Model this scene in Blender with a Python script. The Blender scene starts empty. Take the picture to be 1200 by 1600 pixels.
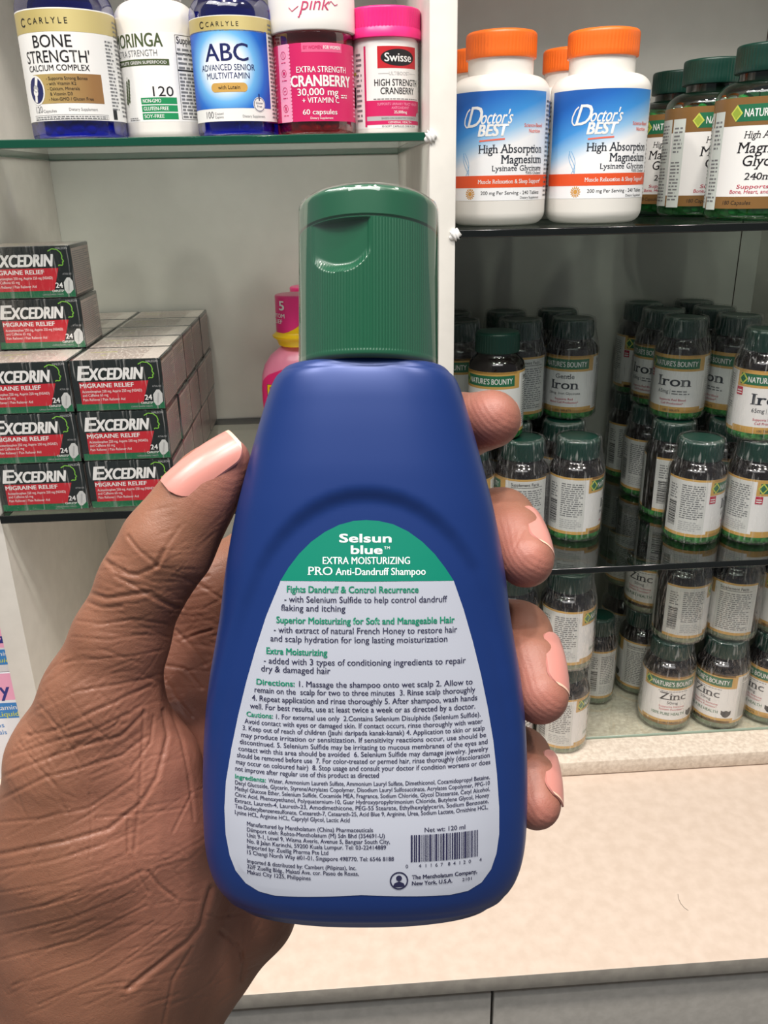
import bpy, bmesh, math, random
import numpy as np
from mathutils import Vector, Matrix
from mathutils.geometry import tessellate_polygon
random.seed(7); rng = np.random.default_rng(7)
PI = math.pi
S = bpy.context.scene
COL = S.collection

# ------------------------------------------------------------------ camera
PITCH, ROLL, YAW = math.radians(21.6), math.radians(1.22), math.radians(3.2)
EYE = Vector((0, 0, 1.42))
fw = Vector((math.sin(YAW) * math.cos(PITCH), math.cos(YAW) * math.cos(PITCH), -math.sin(PITCH)))
r0 = Vector((math.cos(YAW), -math.sin(YAW), 0)); u0 = r0.cross(fw)
RT = math.cos(ROLL) * r0 - math.sin(ROLL) * u0
UP = math.sin(ROLL) * r0 + math.cos(ROLL) * u0
cam = bpy.data.cameras.new('camera')
cam.sensor_fit = 'VERTICAL'; cam.sensor_height = 36.0; cam.lens = 36.0 * 1300 / 1600
cam.clip_start = 0.01
co = bpy.data.objects.new('camera', cam); COL.objects.link(co)
co.matrix_world = Matrix(((RT.x, UP.x, -fw.x, EYE.x), (RT.y, UP.y, -fw.y, EYE.y), (RT.z, UP.z, -fw.z, EYE.z), (0, 0, 0, 1)))
S.camera = co

# ------------------------------------------------------------------ light and exposure
S.view_settings.view_transform = 'Standard'; S.view_settings.look = 'None'
S.view_settings.gamma = 1.0; S.view_settings.use_curve_mapping = False
S.view_settings.exposure = 0.0
try:
    S.cycles.use_denoising = True
    S.cycles.transparent_max_bounces = 24
    S.cycles.max_bounces = 8
except Exception:
    pass
W = bpy.data.worlds.new('World'); S.world = W; W.use_nodes = True
W.node_tree.nodes['Background'].inputs[0].default_value = (0.92, 0.96, 1.0, 1)
W.node_tree.nodes['Background'].inputs[1].default_value = 0.19

def lamp(name, loc, target, size, power, color, shape='DISK', size_y=None):
    l = bpy.data.lights.new(name, 'AREA'); l.shape = shape; l.size = size
    if size_y: l.size_y = size_y
    l.energy = power; l.color = color
    o = bpy.data.objects.new(name, l); COL.objects.link(o); o.location = loc
    o.rotation_euler = (Vector(target) - Vector(loc)).to_track_quat('-Z', 'Y').to_euler()
    return o
WARM = (1.0, 0.92, 0.84); NEUT = (1.0, 0.98, 0.96)
lamp('ceiling_panel', (-0.1, -0.55, 2.75), (0.0, 0.3, 0.9), 1.5, 13, NEUT, 'RECTANGLE', 0.5)
lamp('ceiling_panel', (-0.9, 0.1, 2.7), (0.0, 0.6, 1.1), 0.9, 6, NEUT, 'RECTANGLE', 0.4)
for i, (x, y) in enumerate([(-0.75, 0.12), (-0.25, 0.05), (0.25, 0.12), (0.75, 0.05), (0.0, -0.25)]):
    lamp('ceiling_downlight', (x, y, 2.65), (x * 0.6, y + 0.22, 0.9), 0.09, 8.0, WARM)

# ------------------------------------------------------------------ materials
MATS = {}
def mat(name, col, rough=0.5, metal=0.0, coat=0.0, spec=0.5, emit=None):
    if name in MATS: return MATS[name]
    m = bpy.data.materials.new(name); m.use_nodes = True
    b = m.node_tree.nodes['Principled BSDF']
    b.inputs['Base Color'].default_value = (*col, 1); b.inputs['Roughness'].default_value = rough
    b.inputs['Metallic'].default_value = metal; b.inputs['Specular IOR Level'].default_value = spec
    b.inputs['Coat Weight'].default_value = coat; b.inputs['Coat Roughness'].default_value = 0.08
    MATS[name] = m; return m
def lin(r, g, b):
    f = lambda c: (c / 255 / 12.92) if c <= 10.3 else ((c / 255 + 0.055) / 1.055) ** 2.4
    return (f(r), f(g), f(b))
def C(name, r, g, b, rough=0.5, **k): return mat(name, lin(r, g, b), rough, **k)
def nodes(m): return m.node_tree.nodes, m.node_tree.links, m.node_tree.nodes['Principled BSDF']
def speckle(m, c1, c2, scale, bump=0.0, coord='Object', detail=4):
    n, l, b = nodes(m)
    tc = n.new('ShaderNodeTexCoord'); t = n.new('ShaderNodeTexNoise'); t.inputs['Scale'].default_value = scale
    t.inputs['Detail'].default_value = detail
    l.new(tc.outputs[coord], t.inputs['Vector'])
    r = n.new('ShaderNodeValToRGB'); r.color_ramp.elements[0].position = 0.35; r.color_ramp.elements[1].position = 0.65
    r.color_ramp.elements[0].color = (*c1, 1); r.color_ramp.elements[1].color = (*c2, 1)
    l.new(t.outputs['Fac'], r.inputs[0]); l.new(r.outputs[0], b.inputs['Base Color'])
    if bump:
        bp = n.new('ShaderNodeBump'); bp.inputs['Strength'].default_value = bump; bp.inputs['Distance'].default_value = 0.0005
        l.new(t.outputs['Fac'], bp.inputs['Height']); l.new(bp.outputs[0], b.inputs['Normal'])
    return m
def clear(name, tint, rough=0.05, gloss=0.06, edge=0.5, wrinkle=0.0):
    """thin clear plastic or glass: light passes straight through, the rest is reflected"""
    if name in MATS: return MATS[name]
    m = bpy.data.materials.new(name); m.use_nodes = True
    n, l = m.node_tree.nodes, m.node_tree.links
    n.remove(n['Principled BSDF']); out = n['Material Output']
    tr = n.new('ShaderNodeBsdfTransparent'); tr.inputs[0].default_value = (*tint, 1)
    gl = n.new('ShaderNodeBsdfGlossy'); gl.inputs['Roughness'].default_value = rough
    gl.inputs[0].default_value = (1, 1, 1, 1)
    lw = n.new('ShaderNodeLayerWeight'); lw.inputs[0].default_value = 0.35
    mr = n.new('ShaderNodeMapRange'); mr.inputs['To Min'].default_value = gloss; mr.inputs['To Max'].default_value = edge
    l.new(lw.outputs['Facing'], mr.inputs['Value'])
    mx = n.new('ShaderNodeMixShader')
    l.new(tr.outputs[0], mx.inputs[1]); l.new(gl.outputs[0], mx.inputs[2]); l.new(mx.outputs[0], out.inputs[0])
    if wrinkle:
        tc = n.new('ShaderNodeTexCoord'); mp = n.new('ShaderNodeMapping'); mp.inputs['Scale'].default_value = (1, 1, 0.25)
        t = n.new('ShaderNodeTexNoise'); t.inputs['Scale'].default_value = 190; t.inputs['Detail'].default_value = 5
        t.inputs['Distortion'].default_value = 1.5
        bp = n.new('ShaderNodeBump'); bp.inputs['Strength'].default_value = wrinkle; bp.inputs['Distance'].default_value = 0.0035
        l.new(tc.outputs['Object'], mp.inputs[0]); l.new(mp.outputs[0], t.inputs['Vector'])
        l.new(t.outputs['Fac'], bp.inputs['Height']); l.new(bp.outputs[0], gl.inputs['Normal'])
        # fine white streaks: glints and haze painted into the film's colour
        t2 = n.new('ShaderNodeTexNoise'); t2.inputs['Scale'].default_value = 420; t2.inputs['Detail'].default_value = 3
        mp2 = n.new('ShaderNodeMapping'); mp2.inputs['Scale'].default_value = (1, 1, 0.06)
        l.new(tc.outputs['Object'], mp2.inputs[0]); l.new(mp2.outputs[0], t2.inputs['Vector'])
        r2 = n.new('ShaderNodeMapRange'); r2.inputs['From Min'].default_value = 0.57; r2.inputs['From Max'].default_value = 0.80
        r2.inputs['To Min'].default_value = 0.0; r2.inputs['To Max'].default_value = 0.42
        l.new(t2.outputs['Fac'], r2.inputs['Value'])
        df = n.new('ShaderNodeBsdfDiffuse'); df.inputs[0].default_value = (0.75, 0.75, 0.73, 1)
        mx2 = n.new('ShaderNodeMixShader')
        l.new(r2.outputs[0], mx2.inputs[0]); l.new(mx.outputs[0], mx2.inputs[1]); l.new(df.outputs[0], mx2.inputs[2])
        l.new(mx2.outputs[0], out.inputs[0])
    l.new(mr.outputs[0], mx.inputs[0])
    MATS[name] = m; return m

WHITE = C('white print', 236, 236, 234, 0.45); BLACK = C('black print', 22, 22, 26, 0.45)
GREY = C('grey print', 120, 122, 124, 0.5); LGREY = C('pale grey print', 178, 180, 180, 0.5)

# ------------------------------------------------------------------ object helpers
def finish(name, me, mats, parent=None, smooth=None, loc=None):
    for m in (mats if isinstance(mats, (list, tuple)) else [mats]): me.materials.append(m)
    o = bpy.data.objects.new(name, me); COL.objects.link(o)
    if smooth is not None:
        me.polygons.foreach_set('use_smooth', [True] * len(me.polygons))
        if smooth < 180:
            try: me.set_sharp_from_angle(angle=math.radians(smooth))
            except Exception: pass
    if parent: o.parent = parent
    if loc is not None: o.location = loc
    return o
def from_py(name, v, f, mats, parent=None, smooth=None, midx=None, loc=None):
    me = bpy.data.meshes.new(name); me.from_pydata(v, [], f); me.update()
    if midx is not None: me.polygons.foreach_set('material_index', midx)
    return finish(name, me, mats, parent, smooth, loc)
def empty(name, loc, rz=0.0, parent=None):
    o = bpy.data.objects.new(name, None); COL.objects.link(o); o.location = loc; o.rotation_euler = (0, 0, rz)
    o.empty_display_size = 0.01
    if parent: o.parent = parent
    return o
def tag(o, label, cat, group=None):
    o['label'] = label; o['category'] = cat
    if group: o['group'] = group
    return o
def copy_tree(o, parent=None):
    c = o.copy(); COL.objects.link(c); c.parent = parent
    for ch in o.children: copy_tree(ch, c)
    return c
def box(name, x0, x1, y0, y1, z0, z1, m, parent=None, bevel=0.0, seg=2, structure=False):
    bm = bmesh.new(); bmesh.ops.create_cube(bm, size=1)
    for v in bm.verts:
        v.co = Vector(((x0 + x1) / 2 + v.co.x * (x1 - x0), (y0 + y1) / 2 + v.co.y * (y1 - y0), (z0 + z1) / 2 + v.co.z * (z1 - z0)))
    if bevel: bmesh.ops.bevel(bm, geom=bm.edges[:], offset=bevel, segments=seg, affect='EDGES', profile=0.5)
    me = bpy.data.meshes.new(name); bm.to_mesh(me); bm.free()
    o = finish(name, me, m, parent, 40 if bevel else None)
    if structure: o['kind'] = 'structure'
    return o
def arc(cx, cz, r, a0, a1, n=5):
    return [(cx + r * math.cos(math.radians(a0 + (a1 - a0) * i / n)), cz + r * math.sin(math.radians(a0 + (a1 - a0) * i / n))) for i in range(n + 1)]
def lathe(name, prof, m, parent=None, seg=64, ribs=None, zones=None, smooth=35, sy=1.0, cap=True):
    """revolve (r, z); ribs=(z0,z1,count,depth); zones=[(zmax, material index)]"""
    v, f, mi = [], [], []
    for (r, z) in prof:
        for k in range(seg):
            a = 2 * PI * k / seg; rr = r
            if ribs and ribs[0] <= z <= ribs[1]: rr = r - ribs[3] * (0.5 + 0.5 * math.cos(a * ribs[2]))
            v.append((rr * math.cos(a), rr * math.sin(a) * sy, z))
    for i in range(len(prof) - 1):
        zc = (prof[i][1] + prof[i + 1][1]) / 2; idx = 0
        if zones:
            for zm, q in zones:
                if zc <= zm: idx = q; break
        for k in range(seg):
            k2 = (k + 1) % seg
            f.append((i * seg + k, i * seg + k2, (i + 1) * seg + k2, (i + 1) * seg + k)); mi.append(idx)
    if cap:
        f.append(tuple(range(seg - 1, -1, -1))); mi.append(zones[0][1] if zones else 0)
        n = (len(prof) - 1) * seg
        f.append(tuple(range(n, n + seg))); mi.append(0)
    return from_py(name, v, f, m, parent, smooth, mi)

# ------------------------------------------------------------------ flat print that is wrapped onto a surface
_tc = {}
def text_mesh(s, bold=0.0, serif=False):
    key = (s, bold, serif)
    if key in _tc: return _tc[key]
    cu = bpy.data.curves.new('lettering', 'FONT'); cu.body = s; cu.size = 1.0; cu.resolution_u = 3; cu.fill_mode = 'FRONT'
    cu.offset = bold
    ob = bpy.data.objects.new('lettering', cu); me = ob.to_mesh()
    v = np.array([q.co[:2] for q in me.vertices]).reshape(-1, 2); f = [tuple(p.vertices) for p in me.polygons]
    if serif:
        cnt = {}
        for p in f:
            for i in range(len(p)):
                e = tuple(sorted((p[i], p[(i + 1) % len(p)]))); cnt[e] = cnt.get(e, 0) + 1
        ext = []
        for (a, b), c in cnt.items():
            if c != 1: continue
            (xa, ya), (xb, yb) = v[a], v[b]
            if abs(ya - yb) < 0.004 and 0.05 < abs(xa - xb) < 0.2:
                x0, x1 = min(xa, xb), max(xa, xb); y = (ya + yb) / 2
                for q in f:
                    if a in q and b in q: inner = np.mean([v[k][1] for k in q]); break
                sgn = 1 if inner > y else -1
                ext.append((x0 - 0.06, x1 + 0.06, y, y + sgn * 0.05))
        v = list(map(tuple, v))
        for (x0, x1, y0, y1) in ext:
            n = len(v); v += [(x0, y0), (x1, y0), (x1, y1), (x0, y1)]; f.append((n, n + 1, n + 2, n + 3))
        v = np.array(v)
    ob.to_mesh_clear(); bpy.data.objects.remove(ob); bpy.data.curves.remove(cu)
    _tc[key] = (v, f); return v, f
CAPH = None
class Print:
    def __init__(s): s.v, s.f, s.m, s.mats = [], [], [], []
    def mi(s, m):
        if m not in s.mats: s.mats.append(m)
        return s.mats.index(m)
    def add(s, v, f, m, layer):
        n = len(s.v); i = s.mi(m)
        s.v += [(float(p[0]), float(p[1]), layer) for p in v]
        for q in f: s.f.append(tuple(n + k for k in q)); s.m.append(i)
    def rect(s, x0, y0, x1, y1, m, layer=1): s.add([(x0, y0), (x1, y0), (x1, y1), (x0, y1)], [(0, 1, 2, 3)], m, layer)
    def poly(s, pts, m, layer=1):
        t = tessellate_polygon([[Vector((p[0], p[1], 0)) for p in pts]])
        ar = sum(pts[i][0] * pts[(i + 1) % len(pts)][1] - pts[(i + 1) % len(pts)][0] * pts[i][1] for i in range(len(pts)))
        fs = []
        for q in t:
            a, b, c = [pts[k] for k in q]
            fs.append(q if (b[0] - a[0]) * (c[1] - a[1]) - (b[1] - a[1]) * (c[0] - a[0]) > 0 else q[::-1])
        s.add(pts, fs, m, layer)
    def disc(s, x, y, r, m, layer=1, n=24, ry=None):
        ry = ry or r
        s.poly([(x + r * math.cos(2 * PI * k / n), y + ry * math.sin(2 * PI * k / n)) for k in range(n)], m, layer)
    def line(s, pts, w, m, layer=2):
        for (a, b), (c, d) in zip(pts[:-1], pts[1:]):
            L = math.hypot(c - a, d - b) or 1; nx, ny = -(d - b) / L * w / 2, (c - a) / L * w / 2
            s.add([(a - nx, b - ny), (c - nx, d - ny), (c + nx, d + ny), (a + nx, b + ny)], [(0, 1, 2, 3)], m, layer)
    def ring(s, x, y, r, w, m, layer=2, n=28):
        s.line([(x + r * math.cos(2 * PI * k / n), y + r * math.sin(2 * PI * k / n)) for k in range(n + 1)], w, m, layer)
    def text(s, t, x, y, h, m, w=None, align='L', bold=0.0, shear=0.0, serif=False, layer=2, rot=0.0):
        """x,y = baseline start (L), centre (C) or end (R); h = capital height; w = total width"""
        global CAPH
        if CAPH is None: CAPH = float(text_mesh('H')[0][:, 1].max())
        v, f = text_mesh(t, 0.0, serif)
        if len(v) == 0: return
        x0, x1 = v[:, 0].min(), v[:, 0].max(); sy = h / CAPH; sx = (w / (x1 - x0)) if w else sy
        q = np.empty_like(v); q[:, 0] = (v[:, 0] - x0) * sx + shear * v[:, 1] * sy; q[:, 1] = v[:, 1] * sy
        tw = (x1 - x0) * sx; q[:, 0] += {'L': 0, 'C': -tw / 2, 'R': -tw}[align]
        if rot:
            c, sn = math.cos(rot), math.sin(rot); q = np.stack([q[:, 0] * c - q[:, 1] * sn, q[:, 0] * sn + q[:, 1] * c], 1)
        q += (x, y)
        if bold <= 0: s.add(q, f, m, layer)
        else:
            kk = 0
            b = bold * h * 1.15
            for ox, oy in ([(-b, 0), (b, 0)] if bold < 0.028 else [(-b, -b * .6), (b, -b * .6), (-b, b * .6), (b, b * .6)]): s.add(q + (ox, oy), f, m, layer + 0.2 * kk); kk += 1
    def small(s, x0, y0, x1, y1, n, m, fill=0.45, seed=1, layer=2, ragged=0.3):
        """a block of small print too fine to read: rows of word-long dashes"""
        r = random.Random(seed); dy = (y1 - y0) / n
        for i in range(n):
            y = y1 - (i + 1) * dy; x = x0; end = x1 - (r.random() * ragged * (x1 - x0) if r.random() < 0.4 else 0)
            while x < end:
                w = dy * r.uniform(0.8, 2.6); s.rect(x, y, min(x + w, end), y + dy * fill, m, layer); x += w + dy * 0.45
    def build(s, name, fn, parent=None, dx=4.0, dy=None, smooth=True):
        bm = bmesh.new(); vs = [bm.verts.new(p) for p in s.v]
        for q, i in zip(s.f, s.m):
            try: fc = bm.faces.new([vs[k] for k in q]); fc.material_index = i
            except ValueError: pass
        a = np.array(s.v); x0, x1, y0, y1 = a[:, 0].min(), a[:, 0].max(), a[:, 1].min(), a[:, 1].max()
        if dx:
            for k in range(math.floor(x0 / dx) + 1, math.ceil(x1 / dx)):
                bmesh.ops.bisect_plane(bm, geom=bm.verts[:] + bm.edges[:] + bm.faces[:], plane_co=(k * dx, 0, 0), plane_no=(1, 0, 0), dist=1e-6)
        if dy:
            for k in range(math.floor(y0 / dy) + 1, math.ceil(y1 / dy)):
                bmesh.ops.bisect_plane(bm, geom=bm.verts[:] + bm.edges[:] + bm.faces[:], plane_co=(0, k * dy, 0), plane_no=(0, 1, 0), dist=1e-6)
        uv = bm.loops.layers.uv.new('print')
        for fc in bm.faces:
            for lp in fc.loops: lp[uv].uv = ((lp.vert.co.x - x0) / (x1 - x0), (lp.vert.co.y - y0) / (y1 - y0))
        for v in bm.verts: v.co = Vector(fn(v.co.x, v.co.y, v.co.z))
        me = bpy.data.meshes.new(name); bm.to_mesh(me); bm.free()
        return finish(name, me, s.mats, parent, 180 if smooth else None)
def wrap(r, lift=0.08, taper=None):
    """(u, v) in mm around a cylinder of radius r (m), u=0 facing -Y"""
    def fn(u, v, l):
        R = r * 1000 + lift + 0.07 * l
        a = u / (r * 1000)
        return (R * math.sin(a) * 0.001, -R * math.cos(a) * 0.001, v * 0.001)
    return fn
def uvramp(name, stops, axis=1, rough=0.45, radial=None):
    """a printed colour blend across a label"""
    m = mat(name, (1, 1, 1), rough); n, l, b = nodes(m)
    u = n.new('ShaderNodeUVMap'); u.uv_map = 'print'; r = n.new('ShaderNodeValToRGB')
    if radial:
        mp = n.new('ShaderNodeMapping'); mp.inputs['Location'].default_value = (-radial[0] * radial[2], -radial[1] * radial[3], 0)
        mp.inputs['Scale'].default_value = (radial[2], radial[3], 0)
        g = n.new('ShaderNodeTexGradient'); g.gradient_type = 'SPHERICAL'
        l.new(u.outputs[0], mp.inputs[0]); l.new(mp.outputs[0], g.inputs[0]); l.new(g.outputs['Fac'], r.inputs[0])
    else:
        sp = n.new('ShaderNodeSeparateXYZ'); l.new(u.outputs[0], sp.inputs[0]); 
        if axis == 2:       # slanting blend: bluest at the upper left
            ma = n.new('ShaderNodeMath'); ma.operation = 'MULTIPLY_ADD'; ma.inputs[1].default_value = -1.1; ma.inputs[2].default_value = 0.50
            mb = n.new('ShaderNodeMath'); mb.operation = 'ADD'
            l.new(sp.outputs[0], ma.inputs[0]); l.new(ma.outputs[0], mb.inputs[0]); l.new(sp.outputs[1], mb.inputs[1]); l.new(mb.outputs[0], r.inputs[0])
        else: l.new(sp.outputs[axis], r.inputs[0])
    e = r.color_ramp.elements
    while len(e) < len(stops): e.new(0.5)
    for k, (p, c) in enumerate(stops): e[k].position = p; e[k].color = (*lin(*c), 1)
    l.new(r.outputs[0], b.inputs['Base Color']); return m

# ================================================================== SETTING
wall = C('wall paint', 200, 198, 190, 0.8)
box('wall_back', -1.2, 1.4, 0.985, 1.05, 0.0, 2.75, wall, structure=True)
box('floor', -1.2, 1.4, -1.2, 1.05, -0.05, 0.0, speckle(C('floor tile', 150, 145, 138, 0.35), lin(140, 135, 128), lin(165, 160, 152), 30), structure=True)

panel = speckle(mat('white laminate', (0.6, 0.6, 0.58), 0.45), lin(222, 220, 213), lin(228, 226, 219), 60)
inner = speckle(mat('grey laminate lining', (0.4, 0.4, 0.38), 0.5), lin(190, 191, 184), lin(196, 197, 190), 25)
cream = speckle(mat('cream laminate', (0.7, 0.65, 0.55), 0.42), lin(208, 190, 174), lin(217, 200, 185), 90)
stone = speckle(mat('cream speckled board', (0.7, 0.65, 0.55), 0.5), lin(204, 190, 174), lin(226, 214, 199), 260)
greyedge = speckle(mat('grey edge band', (0.4, 0.38, 0.35), 0.55), lin(146, 141, 133), lin(160, 155, 146), 120)
unit = empty('display_shelving', (0.08, 0.8, 0.867))
tag(unit, 'white built-in display shelving with upright divider and grey lining', 'shelving')
def ubox(name, x0, x1, y0, y1, z0, z1, m, bevel=0.0008):
    return box(name, x0 - 0.08, x1 - 0.08, y0 - 0.8, y1 - 0.8, z0 - 0.867, z1 - 0.867, m, unit, bevel)
ZB = 0.884
ubox('side_panel', -0.302, -0.282, 0.66, 0.942, ZB, 1.80, panel)
ubox('divider', 0.0758, 0.0956, 0.66, 0.942, ZB, 1.80, panel)
ubox('side_panel', 0.478, 0.498, 0.66, 0.942, ZB, 1.80, panel)
ubox('back_seam', 0.4548, 0.4558, 0.9416, 0.9425, ZB, 1.80, C('dark panel seam', 62, 50, 44, 0.7), 0)
ubox('back_panel', -0.55, 0.498, 0.942, 0.960, ZB, 1.80, inner)
ubox('base_board', -0.55, 0.498, 0.66, 0.942, 0.868, ZB, stone, 0.0012)
ubox('top_board', -0.55, 0.498, 0.66, 0.942, 1.80, 1.82, panel)
# plaster lumps where the shelves are let into the divider
for (x, y, z) in [(0.0765, 0.6595, 1.4505), (0.0955, 0.6595, 1.3822)]:
    bm = bmesh.new(); bmesh.ops.create_icosphere(bm, subdivisions=3, radius=0.0042)
    for v in bm.verts: v.co *= 1 + 0.25 * math.sin(v.co.x * 2100 + v.co.z * 1500) ; v.co.y *= 0.45
    me = bpy.data.meshes.new('filler_lump'); bm.to_mesh(me); bm.free()
    finish('filler_lump', me, WHITE, unit, 180, (x - 0.08, y - 0.8, z - 0.867))

ct = box('countertop', -1.0, 0.55, 0.444, 0.960, 0.8525, 0.867, [cream, greyedge], None, 0.0008)
for p in ct.data.polygons:
    if p.normal.y < -0.9: p.material_index = 1
tag(ct, 'wide cream laminate countertop with a grey front edge below the shelves', 'countertop')
cab = empty('drawer_cabinet', (0, 0.7, 0)); tag(cab, 'grey drawer cabinet under the cream countertop', 'cabinet')
drw = speckle(mat('grey drawer laminate', (0.4, 0.39, 0.37), 0.5), lin(162, 159, 153), lin(172, 169, 163), 150)
box('body', -1.0, 0.55, 0.472 - 0.7, 0.95 - 0.7, 0.0, 0.852, C('dark cabinet carcass', 70, 66, 62, 0.7), cab)
box('drawer_front', -0.5, 0.0995, 0.450 - 0.7, 0.470 - 0.7, 0.60, 0.843, drw, cab, 0.001)
box('drawer_front', 0.1017, 0.55, 0.450 - 0.7, 0.470 - 0.7, 0.60, 0.843, drw, cab, 0.001)

gl_clear = clear('clear shelf glass', (0.93, 0.96, 0.94), 0.02, 0.05, 0.35)
gl_dark = clear('smoky shelf glass', (0.55, 0.60, 0.57), 0.02, 0.07, 0.3)
edge_g = C('green glass edge', 14, 74, 56, 0.12, coat=0.5); edge_d = C('dark glass edge', 14, 18, 17, 0.15, coat=0.3)
def shelf(x0, x1, y0, y1, ztop, t, g, e, label):
    o = box('glass_shelf', x0, x1, y0, y1, ztop - t, ztop, [g, e], None, 0.0006, 1)
    for p in o.data.polygons:
        if abs(p.normal.z) < 0.9: p.material_index = 1
    tag(o, label, 'shelf', 'glass shelves'); return o
ZL, ZX, ZR, ZM, ZG = 1.4535, 1.1703, 1.3854, 1.0966, 0.887
shelf(-0.2815, 0.0753, 0.660, 0.9415, ZL, 0.006, gl_clear, edge_g, 'green-edged glass shelf under the row of five supplement bottles at upper left')
shelf(-0.2815, 0.0753, 0.656, 0.9415, ZX, 0.007, gl_clear, edge_d, 'glass shelf with dark front edge under the stacked migraine boxes')
shelf(0.0961, 0.4775, 0.660, 0.9415, ZR, 0.006, gl_dark, edge_d, 'dark-edged glass shelf under the white bottles with orange caps')
shelf(0.0961, 0.4775, 0.660, 0.9415, ZM, 0.006, gl_dark, edge_d, 'dark glass shelf carrying the film-wrapped iron bottles')
shelf(0.0961, 0.4775, 0.694, 0.9415, ZG, 0.003, gl_clear, C('pale glass edge', 150, 170, 155, 0.2), 'thin clear glass sheet on the base board under the zinc bottles')

# ================================================================== SMALL GREEN-CAPPED BOTTLES (iron, gentle iron, zinc)
K = 0.001
capg = C('dark green cap', 12, 54, 44, 0.35); dark = C('dark amber bottle', 22, 17, 17, 0.12, coat=0.4)
tabg = speckle(C('green tablets behind plastic', 36, 110, 52, 0.25, coat=0.3), lin(18, 70, 34), lin(70, 150, 74), 230)
tabz = speckle(C('grey green tablets behind plastic', 90, 112, 88, 0.25, coat=0.3), lin(84, 104, 80), lin(120, 136, 108), 150)
gold = C('gold print', 206, 164, 88, 0.35); band = C('green print', 34, 108, 74, 0.4)
crim = C('crimson print', 190, 44, 72, 0.45); film = clear('clear shrink film', (0.96, 0.96, 0.96), 0.09, 0.05, 0.45, 1.0)
lime = C('yellow green print', 196, 206, 84, 0.45); navy = C('slate print', 40, 46, 56, 0.45)
R_S, H_S = 0.026, 0.097
def small_label(kind):
    p = Print(); Z0, Z1 = 7.0, 64.0
    p.rect(-74, Z0, 74, Z1, WHITE, 0)
    p.rect(-74, Z1 - 2.0, 74, Z1, gold, 1); p.rect(-74, Z0, 74, Z0 + 3.0, gold, 1)
    p.rect(-31, Z1 - 15.5, 31, Z1, gold, 1); p.rect(-31, Z0, 31, Z0 + 6, gold, 1)
    p.rect(-28, Z1 - 13.2, 25, Z1 - 3.4, band, 2)
    p.text("NATURE'S BOUNTY", -20.5, Z1 - 11.0, 5.0, WHITE, w=43, bold=0.012, layer=3)
    cx, cy = -25.5, Z1 - 8.3
    p.poly([(cx - 4.6, cy), (cx, cy - 5.6), (cx + 4.6, cy), (cx, cy + 5.6)], lime, 3)
    p.poly([(cx - 3, cy), (cx, cy - 3.7), (cx + 3, cy), (cx, cy + 3.7)], band, 4)
    if kind == 'iron':
        p.text('Iron', 1, Z1 - 30.4, 9.8, navy, w=33, align='C', bold=0.026, serif=True)
        p.text('65mg', -14, Z1 - 37.5, 3.6, navy, w=11, serif=True); p.small(0, Z1 - 38.5, 17, Z1 - 33.5, 2, GREY, seed=3)
        p.line([(-1.6, Z1 - 38.5), (-1.6, Z1 - 33.5)], 0.3, GREY)
        p.text('Supports Red Blood', 1, Z1 - 45, 2.1, crim, w=26, align='C', bold=0.01); p.text('Cell Production*', 1, Z1 - 48.6, 2.1, crim, w=22, align='C', bold=0.01)
        p.rect(-31, Z1 - 23.5, -24.5, Z1 - 16, crim, 2)
        p.small(-30.2, Z1 - 22, -25.3, Z1 - 17.5, 2, WHITE, seed=5, layer=3)
    elif kind == 'gentle':
        p.text('Gentle', 1, Z1 - 22.5, 4.4, navy, w=19, align='C', serif=True)
        p.text('Iron', 1, Z1 - 33, 8.8, navy, w=28, align='C', bold=0.024, serif=True)
        p.text('28mg  Iron Glycinate', 1, Z1 - 38.5, 2.4, navy, w=32, align='C')
        p.text('Supports Red', 1, Z1 - 44, 2.0, crim, w=18, align='C', bold=0.01); p.text('Blood Cell Production*', 1, Z1 - 47.4, 2.0, crim, w=29, align='C', bold=0.01)
    else:
        p.small(-14, Z1 - 17.6, 16, Z1 - 16.2, 1, GREY, seed=8, ragged=0)
        p.text('Zinc', 1, Z1 - 27, 8.4, navy, w=27, align='C', bold=0.016, serif=True); p.text('50mg', 1, Z1 - 32, 3.0, navy, w=11, align='C')
        p.text('Supports Immune', 1, Z1 - 36.2, 2.1, crim, w=26, align='C'); p.text('System Function*', 1, Z1 - 39.6, 2.1, crim, w=25, align='C')
        p.text('100% PURE HEALTH', -2, Z1 - 45.5, 3.2, band, w=34, align='C', bold=0.01)
        p.poly([(18, Z1 - 41.5), (20.2, Z1 - 42.6), (23, Z1 - 41.5), (25.8, Z1 - 42.6), (28, Z1 - 41.5), (28, Z1 - 46), (25.5, Z1 - 49), (23, Z1 - 50), (20.5, Z1 - 49), (18, Z1 - 46)], navy, 2)
    p.text('100 TABLETS', 1, Z0 + 1.6, 2.0, navy, w=16, align='C')
    # side panels
    p.rect(-73.4, Z0 + 3.5, -34, Z1 - 2.5, C('pale label back', 214, 216, 212, 0.5), 1); p.rect(34, Z0 + 3.5, 73.4, Z1 - 2.5, MATS['pale label back'], 1)
    p.text('Supplement Facts', 37, Z1 - 7, 3.0, BLACK, w=27, bold=0.012); p.line([(37, Z1 - 8.4), (68, Z1 - 8.4)], 0.5, BLACK)
    p.small(37, Z0 + 6, 68, Z1 - 10, 19, GREY, seed=11)
    p.small(-57, Z0 + 18, -36, Z1 - 5, 16, GREY, seed=12); p.small(-57, Z0 + 6, -36, Z0 + 16, 5, LGREY, seed=13)
    rb = random.Random(4); y = Z0 + 9
    while y < Z0 + 33:
        h = rb.choice([0.4, 0.7, 1.1]); p.rect(-70, y, -61, y + h, BLACK, 2); y += h + rb.choice([0.4, 0.8])
    p.small(-70, Z0 + 36, -61, Z1 - 6, 6, GREY, seed=14)
    return p
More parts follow.
